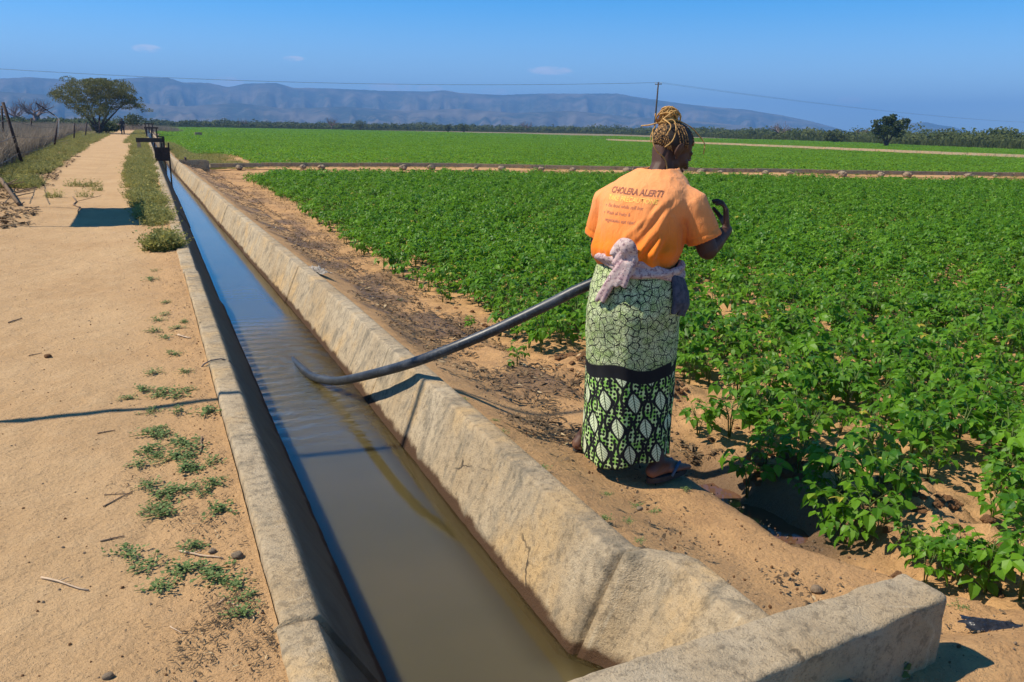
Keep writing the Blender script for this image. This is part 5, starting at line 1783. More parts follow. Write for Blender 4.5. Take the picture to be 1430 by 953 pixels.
# leafless baobabs and bare trees along the far bush
BARE = [(52, 176, 250, 30, 'leafless baobab with a swollen trunk behind the dry grass', 1.0), (22, 176, 300, 24, 'pale leafless baobab farther behind the fence', 0.6),
        (463, 176, 330, 15, 'bare grey tree on the field horizon among low bushes', 0.35), (1088, 186, 230, 22, 'bare twisted tree rising above the bushes behind the woman', 0.4),
        (1203, 192, 200, 16, 'grey leafless tree just beside the lone round tree', 0.5), (734, 179, 400, 14, 'bare pinkish tree on the horizon at the middle of the far field', 0.5),
        (338, 173, 340, 12, 'small bare tree on the horizon left of the middle', 0.4), (1140, 190, 210, 13, 'thin bare tree between two bushes on the horizon', 0.3)]
for i, (px, py, r_, hp, lab, thick) in enumerate(BARE):
    p = rng_at(px, py, r_)
    kk = r_ * 0.93 / FPX
    Hh = hp * kk
    p.z = -0.3 if px > 200 else 0
    root = empty('bare_tree', p, lab, 'tree', None)
    R_ = random.Random(40 + i)
    tb, cb = MB(), MB()
    tb.tube([Vector((0, 0, -0.3)), Vector((0, 0, Hh * .2)), Vector((0.1, 0, Hh * .42))], [0.19 * Hh * thick, 0.14 * Hh * thick, 0.12 * Hh * thick], 10)
    for j in range(7):
        a = j / 7 * 6.28 + R_.uniform(-.3, .3)
        branches(cb, R_, Vector((0.05, 0, Hh * R_.uniform(.34, .42))), Vector((math.cos(a), math.sin(a), R_.uniform(0.25, 0.9))).normalized(), Hh * 0.36, 0.055 * Hh * (0.5 + thick * .5), 4, 0.75, 0.15, 3)
    put_local('trunk', tb.mesh('trunk', True), root, [M_BAOBAB])
    put_local('crown', cb.mesh('crown', True), root, [M_BAOBAB])

# shrubs that can be told apart on the horizon
SHR = [(150, 184, 113, 15, 34, 'dark thicket at the foot of the flat-topped thorn tree'), (626, 182, 300, 12, 10, 'dark spiky shrub on the horizon in front of the far bush, narrower of two'), (648, 183, 290, 13, 18, 'dark spiky shrub on the horizon in front of the far bush, wider of two'),
       (503, 177, 320, 15, 20, 'rounded brown-green bush standing higher than its neighbours'), (866, 186, 380, 15, 26, 'dense bush rising just left of the power pole'),
       (184, 172, 170, 22, 30, 'dark bush beside the far end of the path'), (1165, 196, 170, 18, 24, 'dense dark bush left of the lone round tree'), (1312, 202, 150, 20, 36, 'greyish dome-shaped bush right of the lone round tree'), (1395, 206, 140, 24, 40, 'wide green bush at the right end of the tree line')]
for i, (px, py, r_, hp, wp, lab) in enumerate(SHR):
    p = rng_at(px, py, r_); kk = r_ * 0.93 / FPX
    p.z = -0.3 if px > 200 else 0
    root = empty('bush', p, lab, 'bush')
    R_ = random.Random(70 + i)
    Hh, Ww = hp * kk, wp * kk
    cl = [(R_.uniform(-.35, .35) * Ww, R_.uniform(-.35, .35) * Ww, Hh * R_.uniform(.35, .72), Ww * .28, Ww * .28, Hh * .3) for _ in range(8)]
    tb = MB()
    for j in range(4):
        tb.tube([Vector((0, 0, -.2)), Vector((R_.uniform(-.2, .2) * Ww, R_.uniform(-.2, .2) * Ww, Hh * .6))], [0.10, 0.04], 5)
    put_local('trunk', tb.mesh('trunk'), root, [M_BARK])
    put_local('crown', crown(80 + i, cl, 1100, 0.34).mesh('crown'), root, [M_BUSH])

# far bush belt that reads as one mass
mbs = [MB() for _ in range(1)]
R_ = random.Random(21)
BR = [(-260, 190), (0, 210), (150, 230), (215, 345), (360, 345), (600, 400), (850, 390), (1000, 270), (1150, 190), (1300, 152), (1430, 132), (1600, 118)]
BHT = [(-260, 3.4), (150, 3.4), (300, 3.8), (700, 4.8), (1000, 4.3), (1300, 4.2), (1600, 4.2)]
bb_ = MB()
for row in range(6):
    px = -260.0
    while px < 1600:
        r_ = float(np.interp(px, [p[0] for p in BR], [p[1] for p in BR])) * (0.97 + 0.06 * row) + R_.uniform(-4, 4)
        hh = float(np.interp(px, [p[0] for p in BHT], [p[1] for p in BHT])) * R_.uniform(0.35, 1.05) * (0.8 + 0.05 * row) * (0.85 + 0.55 * mnoise.noise((px * 0.021, row * 0.6, 2)))
        ww = hh * R_.uniform(0.9, 1.7)
        d = ray(px, 180); dd = Vector((d.x, d.y, 0)).normalized()
        c = dd * r_
        base = R_.uniform(0.0, 0.45) + 0.35 * mnoise.noise((px * 0.05, row * 1.7, 7)) + (0.25 if row == 0 else 0)
        for _ in range(190):
            while True:
                q = Vector((R_.uniform(-1, 1), R_.uniform(-1, 1), R_.uniform(0, 1)))
                if 0.3 < q.length < 0.92: break
            q = Vector((c.x + q.x * ww * .6, c.y + q.y * ww * .6, -0.3 + q.z * hh))
            a_ = Vector((R_.uniform(-1, 1), R_.uniform(-1, 1), R_.uniform(-.7, .7))).normalized()
            s_2 = a_.orthogonal().normalized()
            L = R_.uniform(0.30, 0.70) * (r_ / 250) ** 0.5
            bb_.add([q - a_ * L * .5, q + s_2 * L * .4, q + a_ * L * .5, q - s_2 * L * .4], [(0, 1, 2, 3)], min(.9, max(0, base + R_.uniform(-.2, .3))))
        px += ww / r_ * FPX * R_.uniform(0.28, 0.6)
tag(put('bush_belt', bb_.mesh('bush_belt'), None, [M_BUSH]), kind='stuff')

# ------------------------------------------------------------------ grass, brush and weeds
def blades(seed, n, rad_, h0, h1, w_, lean, tone0=0.0, tone1=0.9, seg=2, leafy=0):
    R_ = random.Random(seed)
    mb = MB()
    for _ in range(n):
        a, rr = R_.uniform(0, 6.28), rad_ * math.sqrt(R_.random())
        b0 = Vector((math.cos(a) * rr, math.sin(a) * rr, -0.02))
        da = R_.uniform(0, 6.28); ln = R_.uniform(0.05, lean)
        h = R_.uniform(h0, h1)
        d = Vector((math.cos(da) * ln, math.sin(da) * ln, 1)).normalized()
        s = Vector((-math.sin(da + R_.uniform(-1, 1)), math.cos(da), 0)).normalized() * w_
        tone = R_.uniform(tone0, tone1)
        m_ = b0 + d * h * .55
        tip = m_ + (d + Vector((math.cos(da), math.sin(da), -0.3)) * ln * 0.8).normalized() * h * .45
        mb.add([b0 - s, b0 + s, m_ + s * .8, m_ - s * .8, tip], [(0, 1, 2, 3), (3, 2, 4)], tone)
        for _k in range(leafy):
            q = b0.lerp(tip, R_.uniform(0.3, 1.0))
            dd = Vector((R_.uniform(-1, 1), R_.uniform(-1, 1), R_.uniform(-.3, .5))).normalized()
            ss = dd.orthogonal().normalized()
            L = R_.uniform(0.5, 1.0) * 0.045
            mb.add([q, q + dd * L * .5 + ss * L * .3, q + dd * L, q + dd * L * .5 - ss * L * .3], [(0, 1, 2, 3)], R_.uniform(tone0, tone1))
    return mb
def scatter_simple(name, pts, meshes, smin, smax, tilt=0.1):
    pts = np.array(pts); n = len(pts)
    z = height(pts[:, 0], pts[:, 1])
    s = rng.uniform(smin, smax, n)
    return scatter(name, np.column_stack([pts, z]), np.column_stack([rng.uniform(-tilt, tilt, n), rng.uniform(-tilt, tilt, n), rng.uniform(0, 6.28, n)]),
                   np.column_stack([s, s, s]), rng.integers(0, len(meshes), n), meshes)

FENCE_X = lambda y: np.interp(y, [0, 29.1, 49.6, 110, 200], [-2.05, -3.41, -4.35, -6.9, -11])
BR_M = [blades(500 + k, 46, 0.34, 0.55, 1.30, 0.006 + 0.002 * (k % 2), 0.55, 0.0, 0.95, leafy=1).mesh('brush', False, [M_BRUSH]) for k in range(4)]
pts = []
for _ in range(9000):
    y = 14 + 100 * rng.random() ** 1.3
    x = float(FENCE_X(y)) - 0.55 - 22 * rng.random() ** 1.5 * (0.35 + y / 60)
    pts.append((x, y))
for _ in range(3500):
    y = rng.uniform(90, 200); pts.append((float(FENCE_X(y)) + (1.5 if y > 118 else -0.3) - rng.uniform(0, 60), y))
for _ in range(700):
    y = rng.uniform(150, 260); pts.append((rng.uniform(-8, 6), y))
scatter_simple('dry_brush', pts, BR_M, 0.7, 1.08)
# dry grass strip in front of the far bush
pts = []
for _ in range(5200):
    px = rng.uniform(205, 1500)
    r_ = float(np.interp(px, [p[0] for p in BR], [p[1] for p in BR])) * rng.uniform(0.93, 1.02)
    d = ray(px, 180); h_ = math.hypot(d.x, d.y)
    pts.append((d.x / h_ * r_, d.y / h_ * r_))
G_FAR = [blades(540 + k, 30, 0.9, 0.4, 1.3, 0.045, 0.5, 0.2, 0.95).mesh('dry_grass', False, [M_BUSH]) for k in range(3)]
scatter_simple('dry_grass', pts, G_FAR, 0.6, 1.2)

GR = [blades(560 + k, 40, 0.16, 0.06, 0.24, 0.0045, 0.9, 0.0, 0.75, leafy=3).mesh('grass', False, [M_GRASS]) for k in range(3)] + \
     [blades(570 + k, 34, 0.15, 0.06, 0.22, 0.004, 1.1, 0.4, 1.0, leafy=2).mesh('grass', False, [M_GRASS]) for k in range(2)]
pts = []
for _ in range(3000):      # strip between the path and the canal
    y = 9.6 + 70 * rng.random() ** 1.7
    lft = float(np.interp(y, [9.6, 10.4, 11.2, 12.4, 14, 16, 20, 26, 34, 60, 90], [0.04, -0.06, 0.03, -0.08, -0.10, -0.28, -0.40, -0.52, -0.6, -0.75, -1.0]))
    x = rng.uniform(lft, 0.14)
    if y < 13 and rng.random() < 0.5: continue
    if fbm(np.array([x * 2.2]), np.array([y * 1.2]), 3, 61)[0] + 0.5 < 0.40 + 0.08 * rng.random(): continue
    if abs(y - 11.5) < 0.45 and rng.random() < .6: continue
    pts.append((x, y))
for _ in range(3600):      # verge in front of the fence
    y = 17 + 80 * rng.random() ** 1.4
    x0, x1 = float(FENCE_X(y)) - 0.2, float(PATH_L(y)) + 0.15
    x = rng.uniform(x0, x1)
    if fbm(np.array([x * 1.4]), np.array([y * .7]), 3, 63)[0] + 0.5 < 0.45: continue
    pts.append((x, y))
for _ in range(1500):      # weedy corner beyond the channel and right wall top
    y = rng.uniform(33, 60); pts.append((rng.uniform(1.2, 2.6 + 1.4 * rng.random()), y))
for _ in range(9):
    pts.append((rng.uniform(-1.6, -0.85), rng.uniform(16.5, 21)))
for _ in range(2600):      # both sides of the far path
    y = rng.uniform(60, 200); pts.append((rng.uniform(-1.3, 0.2) if rng.random() < .5 else rng.uniform(-9, float(PATH_L(y))), y))
scatter_simple('verge_grass', pts, GR, 0.35, 1.15)

# low creeping weeds by the near wall: single plants
def weed_mesh(seed):
    R_ = random.Random(seed)
    mb = MB()
    for k in range(R_.randint(9, 13)):
        a = R_.uniform(0, 6.28); L = R_.uniform(0.03, 0.10)
        d = Vector((math.cos(a), math.sin(a), 0))
        end = d * L
        mb.tube([Vector((0, 0, 0.004)), end * .5 + Vector((0, 0, .010)), end + Vector((0, 0, .008))], 0.0012, 3, False, 0.1)
        for j in range(9):
            q = end * R_.uniform(0.15, 1.0) + Vector((R_.uniform(-.012, .012), R_.uniform(-.012, .012), R_.uniform(.006, .026)))
            b_ = R_.uniform(0, 6.28)
            dd = Vector((math.cos(b_), math.sin(b_), R_.uniform(-.2, .6))).normalized(); ss = Vector((-math.sin(b_), math.cos(b_), R_.uniform(-.4, .4)))
            l_ = R_.uniform(0.009, 0.018)
            mb.add([q, q + dd * l_ * .5 + ss * l_ * .38, q + dd * l_, q + dd * l_ * .5 - ss * l_ * .38], [(0, 1, 2, 3)], R_.random())
    return mb.mesh('weed', False, [M_WEED])
WD = [weed_mesh(600 + k) for k in range(6)]
WPX = [(235, 423), (222, 448), (255, 450), (215, 463), (235, 473), (240, 495), (218, 523), (255, 522), (201, 547), (242, 554), (175, 559), (249, 575), (284, 579), (208, 577), (218, 599), (218, 609), (255, 617), (218, 379), (208, 392),
       (222, 607), (200, 631), (189, 652), (259, 622), (237, 644), (259, 641), (291, 648), (256, 659), (207, 680), (237, 685), (289, 685), (296, 678), (230, 707), (237, 720), (202, 713), (300, 713), (180, 776), (272, 765), (211, 794), (248, 798),
       (230, 824), (296, 800), (296, 817), (335, 815), (333, 841), (339, 863), (231, 549), (246, 461), (228, 441), (262, 548), (272, 628), (244, 640), (225, 690), (270, 655), (250, 690), (215, 555), (233, 610), (210, 640)]
WR = [(845, 690), (893, 710), (915, 718), (880, 727), (705, 605), (760, 655), (960, 685), (540, 395), (560, 420), (1290, 838), (1340, 850), (845, 725), (890, 755), (690, 590), (650, 560)]
k = 0
for (px, py) in WPX + WR:
    p = on_ground(px, py)
    left_ = (px, py) in WPX
    for rep in range(1):
        o = put('creeping_weed', WD[k % 6])
        s = random.uniform(0.65, 1.15) * (1.0 if left_ else 0.55)
        qx, qy = p.x + random.uniform(-.035, .035) * (1 if rep else 0.3), p.y + random.uniform(-.05, .05) * (1 if rep else 0.3)
        o.location = (qx, qy, gz(qx, qy)); o.scale = (s, s, s); o.rotation_euler = (0, 0, random.uniform(0, 6.28))
        if left_: tag(o, 'small grey-green creeping weed on the sandy path edge by the canal wall', 'weed', 'creeping weeds along the path edge')
        else: tag(o, 'tiny green weed sprouting on the bare bank between canal and bean field', 'weed', 'tiny weeds on the bank')
        k += 1
p = on_ground(1255, 944)
mb = blades(640, 5, 0.012, 0.06, 0.13, 0.0022, 0.35, 0.5, 0.9, leafy=4)
o = put('weed_sprig', mb.mesh('sprig', False, [M_WEED])); o.location = p
tag(o, 'thin pale weed sprig growing at the shaded foot of the headwall', 'weed')

# ------------------------------------------------------------------ loose litter, twigs, clods, stones
def litter(seed, pts, l0, l1, asp, mat_, up=0.25):
    R_ = random.Random(seed)
    mb = MB()
    z = height(np.array([p[0] for p in pts]), np.array([p[1] for p in pts]))
    for (x, y), zz1 in zip(pts, z):
        a = R_.uniform(0, 6.28); L = R_.uniform(l0, l1); w_ = L * R_.uniform(*asp)
        d = Vector((math.cos(a), math.sin(a), R_.uniform(-up, up))).normalized() * L * .5
        s = Vector((-math.sin(a), math.cos(a), R_.uniform(-.6, .6))).normalized() * w_ * .5
        c = Vector((x, y, zz1 + 0.004 + abs(d.z) + 0.2 * w_))
        b_ = Vector((0, 0, R_.uniform(0, .2) * L))
        mb.add([c - d - s, c - d + s, c + s + b_, c - s + b_, c + d], [(0, 1, 2, 3), (3, 2, 4)], R_.random() ** 1.6)
    return mb.mesh('litter', False, [mat_])
pts = []
while len(pts) < 15000:      # dry trash along the bank
    y = 3.4 + 27 * rng.random() ** 1.6
    x = float(X_OUT(y)) + 0.1 + rng.random() * (float(edge_x(y)) - float(X_OUT(y)))
    if fbm(np.array([x * 2.6]), np.array([y * 2.0]), 4, 41)[0] + 0.5 + 0.1 * (1 - abs(x - 2.0)) < 0.46 + (0.10 if y < 4.2 else 0): continue
    pts.append((x, y))
tag(put('bank_litter', litter(1, pts, 0.012, 0.07, (0.06, 0.3), M_LITTER)), kind='stuff')
pts = []
while len(pts) < 7000:       # leaves and stalks at the left edge of the path
    y = 10.5 + 26 * rng.random() ** 1.5
    x = float(PATH_L(y)) + 0.45 - rng.random() * 3.0
    if fbm(np.array([x * 1.6]), np.array([y]), 3, 47)[0] + 0.5 < 0.44: continue
    pts.append((x, y))
tag(put('leaf_litter', litter(2, pts, 0.03, 0.13, (0.1, 0.5), M_LITTER)), kind='stuff')
pts = []
while len(pts) < 2600:       # crumbs along the near wall
    y = 1.6 + 10 * rng.random() ** 1.3
    x = 0.20 - abs(rng.normal(0, 0.12))
    pts.append((x, y))
for (px, py, n_, sd) in [(318, 859, 330, .05), (285, 885, 200, .045), (270, 922, 160, .04), (363, 900, 160, .04), (259, 722, 200, .05), (300, 735, 90, .04), (195, 672, 80, .05), (310, 840, 100, .03)]:
    c = on_ground(px, py)
    for _ in range(n_):
        pts.append((min(0.2, c.x + rng.normal(0, sd)), c.y + rng.normal(0, sd * 1.2)))
tag(put('path_litter', litter(3, pts, 0.004, 0.020, (0.06, 0.25), M_LITTER)), kind='stuff')
pts = []
while len(pts) < 800:       # crumbs on the bank by the woman and on the near corner
    y = 1.5 + 2.6 * rng.random(); x = 1.5 + rng.random() * 1.4
    if fbm(np.array([x * 4]), np.array([y * 4]), 3, 49)[0] + .5 < .5: continue
    pts.append((x, y))
tag(put('bank_crumbs', litter(4, pts, 0.005, 0.03, (0.1, 0.5), M_LITTER)), kind='stuff')

GV = [rock_mesh('gravel', 90 + q, M_STONE if q % 2 else M_CLOD, 1, 0.3, 0.1) for q in range(4)]
pts = []
for _ in range(5200):
    if rng.random() < 0.55:
        y = 1.3 + 9 * rng.random() ** 1.5; x = rng.uniform(1.48, float(edge_x(y)) + 0.5)
    else:
        y = 1.6 + 13 * rng.random() ** 1.4; x = 0.2 - 1.9 * rng.random() ** 1.6
    pts.append((x, y))
gp = np.array(pts); gs = 0.0018 + 0.006 * rng.random(len(gp)) ** 3
scatter('gravel', np.column_stack([gp, height(gp[:, 0], gp[:, 1])]), rng.uniform(0, 6, (len(gp), 3)), np.column_stack([gs, gs * .8, gs * .7]), rng.integers(0, 4, len(gp)), GV)
STICKS = [((59, 808), (124, 826), 0.0035, True, 'pale dry stick with a forked end lying alone on the path'), ((252, 771), (311, 782), 0.004, True, 'pale stick lying among weeds near the canal wall'),
          ((144, 709), (184, 688), 0.003, False, 'dark twig beside the weeds in the middle of the path edge'), ((146, 692), (186, 690), 0.002, False, 'thin dark twig crossing another dark twig'),
          ((12, 452), (31, 446), 0.006, False, 'short dark twig near the left edge of the path'), ((40, 498), (58, 494), 0.003, False, 'small thin twig beside the dark clod on the path'),
          ((136, 606), (161, 602), 0.003, False, 'short dark twig below the pole shadow'), ((140, 757), (174, 750), 0.003, False, 'short dark twig with a curled end on the sand'),
          ((283, 612), (279, 636), 0.004, False, 'brown chip of wood standing among the weeds'), ((305, 845), (318, 835), 0.003, True, 'pale straw beside the dark litter patch'), ((318, 842), (352, 858), 0.002, True, 'pale straw crossing the dark litter patch'),
          ((238, 876), (254, 886), 0.002, True, 'small pale straw lying alone on the sand'), ((100, 276), (112, 300), 0.012, False, 'dead stick at the left edge of the path'), ((248, 469), (266, 474), 0.006, True, 'pale chip beside the weeds along the canal wall'),
          ((1030, 682), (1062, 696), 0.004, False, 'wet dark twig lying in the puddle mud'), ((1060, 712), (1102, 690), 0.003, False, 'curved dark twig over the puddle edge'), ((985, 855), (1012, 838), 0.003, False, 'dry stalk beside the flared canal wall')]
for (a, b2, r_, pale, lab) in STICKS:
    p0, p1 = on_ground(*a), on_ground(*b2)
    L = (p1 - p0).length
    n_ = 6
    P3 = []
    for k in range(n_ + 1):
        q = p0.lerp(p1, k / n_) + Vector((random.uniform(-1, 1), random.uniform(-1, 1), 0)) * L * 0.02
        q.z = max(gz(q.x, q.y), q.z) + r_ * 1.2
        P3.append(q)
    mb = MB(); mb.tube(P3, [r_ * (1 - 0.4 * k / n_) for k in range(n_ + 1)], 6)
    q = P3[2]; dv = (p1 - p0).normalized(); sv = Vector((-dv.y, dv.x, 0.3))
    mb.tube([q, q + (dv * .6 + sv * .7) * L * .16], [r_ * .6, r_ * .3], 5)
    tag(put('stick', mb.mesh('stick', True), None, [M_TWIGPALE if pale else M_TWIG]), lab, 'stick')
# fallen dead branch at the left
mb = MB()
c0 = on_ground(2, 262); c1 = on_ground(26, 288); c2 = on_ground(80, 280)
mb.tube([c0 + Vector((-.6, .5, .35)), c0 + Vector((0, 0, .16)), c1 + Vector((0, 0, .04))], [0.05, 0.045, 0.03], 8)
R_ = random.Random(8)
for k in range(7):
    q = (c0 + Vector((0, 0, .15))).lerp(c1, R_.random())
    branches(mb, R_, q, Vector((R_.uniform(-.2, 1), R_.uniform(-.4, .8), R_.uniform(-.02, .2))).normalized(), R_.uniform(.35, .7), 0.014, 3, 0.5, 0.0, 2)
tag(put('fallen_branch', mb.mesh('branch', True), None, [M_TWIG]), 'dead grey branch fallen in the leaf litter at the path edge', 'branch')

CL = [rock_mesh('soil_clod', 20 + k, M_CLOD, 3, 0.42, 0.22) for k in range(4)]
k = 0
def clod(x, y, s, lab='rough brown soil clod among the plants at the field edge', g='soil clods at the field edge'):
    global k
    o = put('soil_clod', CL[k % 4]); k += 1
    o.location = (x, y, gz(x, y) + s * 0.15); o.scale = (s, s * random.uniform(.7, 1), s * random.uniform(.55, .85))
    o.rotation_euler = (random.uniform(-.4, .4), random.uniform(-.4, .4), random.uniform(0, 6.28))
    tag(o, lab, 'clod', g)
for (mx, my, mr, mh) in MOUNDS:
    for _ in range(60 if mx == 2.84 else 26):
        a, rr = rng.uniform(0, 6.28), mr * math.sqrt(rng.random())
        clod(mx + math.cos(a) * rr, my + math.sin(a) * rr, rng.uniform(0.010, 0.034))
for _ in range(70):
    y = 1.6 + 6 * rng.random() ** 1.3
    clod(float(edge_x(y)) + rng.normal(0.0, 0.28), y, rng.uniform(0.008, 0.028))
for (px, py, s, lab) in [(67, 499, 0.020, 'dark brown clod lying alone on the sandy path'), (400 * .99, 946, 0.0, ''), (151, 947, 0.013, 'small stone at the bottom of the path'), (297, 772, 0.013, 'small stone beside the pale stick by the wall'), (332, 778, 0.018, 'pale stone against the canal wall'),
                         (1140, 826, 0.022, 'grey stone just behind the headwall'), (893, 712, 0.014, 'small pebble on the bank in front of the woman'), (1200, 935, .03, 'stone at the foot of the headwall')]:
    if s == 0: continue
    p = on_ground(px, py)
    o = put('stone', rock_mesh('stone', 50 + k, M_CLOD if px == 67 else M_STONE, 3, 0.25, 0.1)); k += 1
    o.location = (p.x, p.y, p.z + s * .35); o.scale = (s, s * .85, s * .65)
    tag(o, lab, 'stone')

# crumpled pale rag against the canal wall, black plastic by the headwall
def crumple(seed, L, Wd, Hh, n=26):
    mb = MB()
    vs = []
    for i in range(n):
        for j in range(n):
            u_, v2 = i / (n - 1) - .5, j / (n - 1) - .5
            h = Hh * (1 - 3.0 * (u_ * u_ + v2 * v2)) * (0.5 + 0.9 * abs(mnoise.noise((u_ * 7 + seed, v2 * 7, 1)))) + Hh * .35 * mnoise.noise((u_ * 19, v2 * 19, seed))
            vs.append((u_ * L * (1 + .25 * mnoise.noise((v2 * 5, seed, 2))), v2 * Wd * (1 + .3 * mnoise.noise((u_ * 5, seed, 5))), max(0.002, h)))
    fs = [(i * n + j, (i + 1) * n + j, (i + 1) * n + j + 1, i * n + j + 1) for i in range(n - 1) for j in range(n - 1)]
    mb.add(vs, fs)
    return mb
M_RAG = simple('grey_rag', (0.40, 0.36, 0.31), (0.16, 0.14, 0.12), 25, 0.85, 0.2, 0.5)
M_PLASTIC = simple('black_plastic', (0.012, 0.012, 0.014), (0.03, 0.03, 0.034), 30, 0.28, 0.6, 0.5)
p = on_ground(441, 381)
o = put('rag', crumple(3, 0.34, 0.12, 0.06).mesh('rag', True), None, [M_RAG]); o.location = p + Vector((0, 0, .01)); o.rotation_euler = (0, 0, rad(-62))
tag(o, 'crumpled pale rag lying on the bank beside the canal wall', 'rag')
p = on_ground(1394, 877)
o = put('plastic_sheet', crumple(9, 0.20, 0.075, 0.022).mesh('plastic', True), None, [M_PLASTIC]); o.location = p; o.rotation_euler = (0, 0, rad(-40))
tag(o, 'crumpled black plastic on the soil by the headwall', 'plastic')
p = at(303, 503, 0.05)
mb = MB()
mb.tube([(0.16, p.y - .02, 0.0), (0.20, p.y, 0.035), (0.235, p.y + .02, 0.045), (0.29, p.y + .03, 0.047), (0.335, p.y + .03, 0.03), (0.40, p.y + .02, -0.09), (0.46, p.y, -0.2)], 0.004, 6)
tag(put('wire', mb.mesh('wire', True), None, [M_WIRE]), 'thin dark wire bent over the canal wall by the path', 'wire')

# ------------------------------------------------------------------ sluice gates over the canal
def gate(y, beam, plate_px, label):
    root = empty('sluice_gate', (0.55, y, WZ), label, 'gate')
    x0, x1 = float(X_LIN(y)), float(X_RID(y))
    fr = MB()
    for x in (x0 - 0.02, x1 + 0.02):
        fr.box((x, y, 0.12), (0.06, 0.10, 0.9))
    return root, x0, x1, fr
y = 31.0
root = empty('sluice_gate', (0.58, y, 0), 'rusty steel sluice gate plate standing in the canal', 'gate')
q0, q1 = at_y(219, 225, y), at_y(234.5, 206, y)
mb = MB(); mb.box(((q0.x + q1.x) / 2, y, (q0.z + q1.z) / 2), (q1.x - q0.x, 0.03, q1.z - q0.z))
for dz in (0.15, 0.5, 0.85):
    mb.box(((q0.x + q1.x) / 2, y - .025, q0.z + (q1.z - q0.z) * dz), (q1.x - q0.x, 0.024, 0.03))
put('plate', mb.mesh('plate'), root, [M_RUST])
mb = MB()
xm = (q0.x + q1.x) / 2
mb.box((xm, y - .055, (q0.z + q1.z) / 2 + 0.08), (0.05, 0.04, (q1.z - q0.z) * 1.25))
put('spindle', mb.mesh('spindle'), root, [M_RUST])
mb = MB()
for x in (q0.x - 0.025, q1.x + 0.025):
    mb.box((x, y + .04, (q1.z - 0.55) / 2 + .05), (0.05, 0.09, q1.z + 0.75))
put('frame', mb.mesh('frame'), root, [M_RUST])
# offtake box where the field channel leaves
ob_ = empty('offtake_box', (1.5, 31.6, -0.2), 'dark concrete box where the field channel leaves the canal', 'box')
mb = MB(); mb.box((1.52, 31.35, -0.12), (0.95, 0.10, 0.36)); mb.box((1.52, 32.35, -0.12), (0.95, 0.10, 0.36))
put('side_wall', mb.mesh('side_wall'), ob_, [M_CHAN])
mb = MB(); mb.box((1.25, 31.85, -0.02), (0.05, 0.88, 0.36)); put('shutter', mb.mesh('shutter'), ob_, [M_RUST])
# footbridge beam
y = 46.0
q0, q1 = at_y(190, 198.5, y), at_y(226, 193, y)
root = empty('canal_footbridge', ((q0.x + q1.x) / 2, y, 0), 'dark concrete beam laid across the canal beyond the gate plate', 'footbridge')
mb = MB(); mb.box(((q0.x + q1.x) / 2, y, (q0.z + q1.z) / 2), (q1.x - q0.x, 0.5, q1.z - q0.z)); put('slab', mb.mesh('slab'), root, [M_WOODPOLE])
mb = MB(); mb.box((q0.x + 0.12, y, q0.z / 2 - .1), (0.16, 0.45, q0.z + 0.2)); mb.box((q1.x - 0.05, y, q0.z / 2 - .1), (0.16, 0.45, q0.z + 0.2)); put('pier', mb.mesh('pier'), root, [M_CHAN])
q2 = at_y(227.5, 190.5, y)
mb = MB(); mb.box((q2.x, y, q2.z / 2 - .15), (0.12, 0.12, q2.z + 0.3)); mb.box((q2.x - .12, y, q2.z - 0.03), (0.36, 0.1, 0.06)); put('post', mb.mesh('post'), root, [M_RUST])
for (y, lab, hh) in ((84.0, 'farther dark sluice frame over the canal beyond the footbridge', 0.9), (118.0, 'farthest small sluice frame at the end of the canal', 1.2)):
    root = empty('sluice_gate', (0.6, y, 0), lab, 'gate')
    mb = MB()
    for x in (0.2, 0.62, 1.04): mb.box((x, y, hh / 2 - .3), (0.12, 0.12, hh + .6))
    put('post', mb.mesh('post'), root, [M_RUST])
    mb = MB(); mb.box((0.62, y, hh * 0.95), (1.2, 0.16, 0.14)); put('beam', mb.mesh('beam'), root, [M_RUST])
    mb = MB(); mb.box((0.45, y + .1, 0.12), (0.36, 0.03, 0.5)); put('plate', mb.mesh('plate'), root, [M_GALV])

# ------------------------------------------------------------------ fence
FP = [('leaning rusty steel fence post, nearest of the fence', (33, 232), (4, 143), 29.1), ('', (75, 206), (81, 167), 49.6), ('', (103, 196), (104, 172), 68), ('', (119, 190), (121, 171), 84), ('', (139, 188), (139, 170), 100)]
fence = empty('wire_fence', (-3.41, 29.1, 0), 'leaning rusty posts and sagging wires along the dry brush', 'fence')
tops, bases = [], []
for i, (lab, a, b2, y) in enumerate(FP):
    p0, p1 = at_y(*a, y), at_y(*b2, y)
    p0.z = min(p0.z, gz(p0.x, p0.y)) - 0.1
    mb = MB(); mb.tube([p0, p1], [0.045 if i == 0 else 0.05] * 2, 8)
    put('post', mb.mesh('post', True), fence, [M_RUST])
    bases.append(p0); tops.append(p1)
y = 49.6
mb = MB(); mb.tube([at_y(81, 191, y - .1), at_y(82.3, 166.5, y - .1), at_y(75.5, 161, y - .6)], [0.035, 0.035, 0.03], 8)
put('angled_arm', mb.mesh('arm', True), fence, [simple('white_paint', (0.75, 0.75, 0.74), rough=0.6)])['label'] = 'whitish angled arm on the second post'
mb = MB(); mb.tube([at_y(75.5, 161, y - .6), at_y(50, 144, y - 2.2)], [0.028, 0.022], 8)
put('stay', mb.mesh('stay', True), fence, [M_RUST])
p0, p1 = at_y(42, 186, 60) , at_y(44.3, 165, 60)
mb = MB(); mb.tube([p0, p1], 0.05, 8); put('post', mb.mesh('post', True), fence, [M_RUST])
p0, p1 = at_y(6, 200, 36), at_y(2, 148, 36)
mb = MB(); mb.tube([p0, p1], 0.035, 8); put('post', mb.mesh('post', True), fence, [M_RUST])
chain_pts = [(bases[0] + Vector((0.5, -13, 0.1)), tops[0] + Vector((0.9, -13, 0)))] + list(zip(bases, tops))
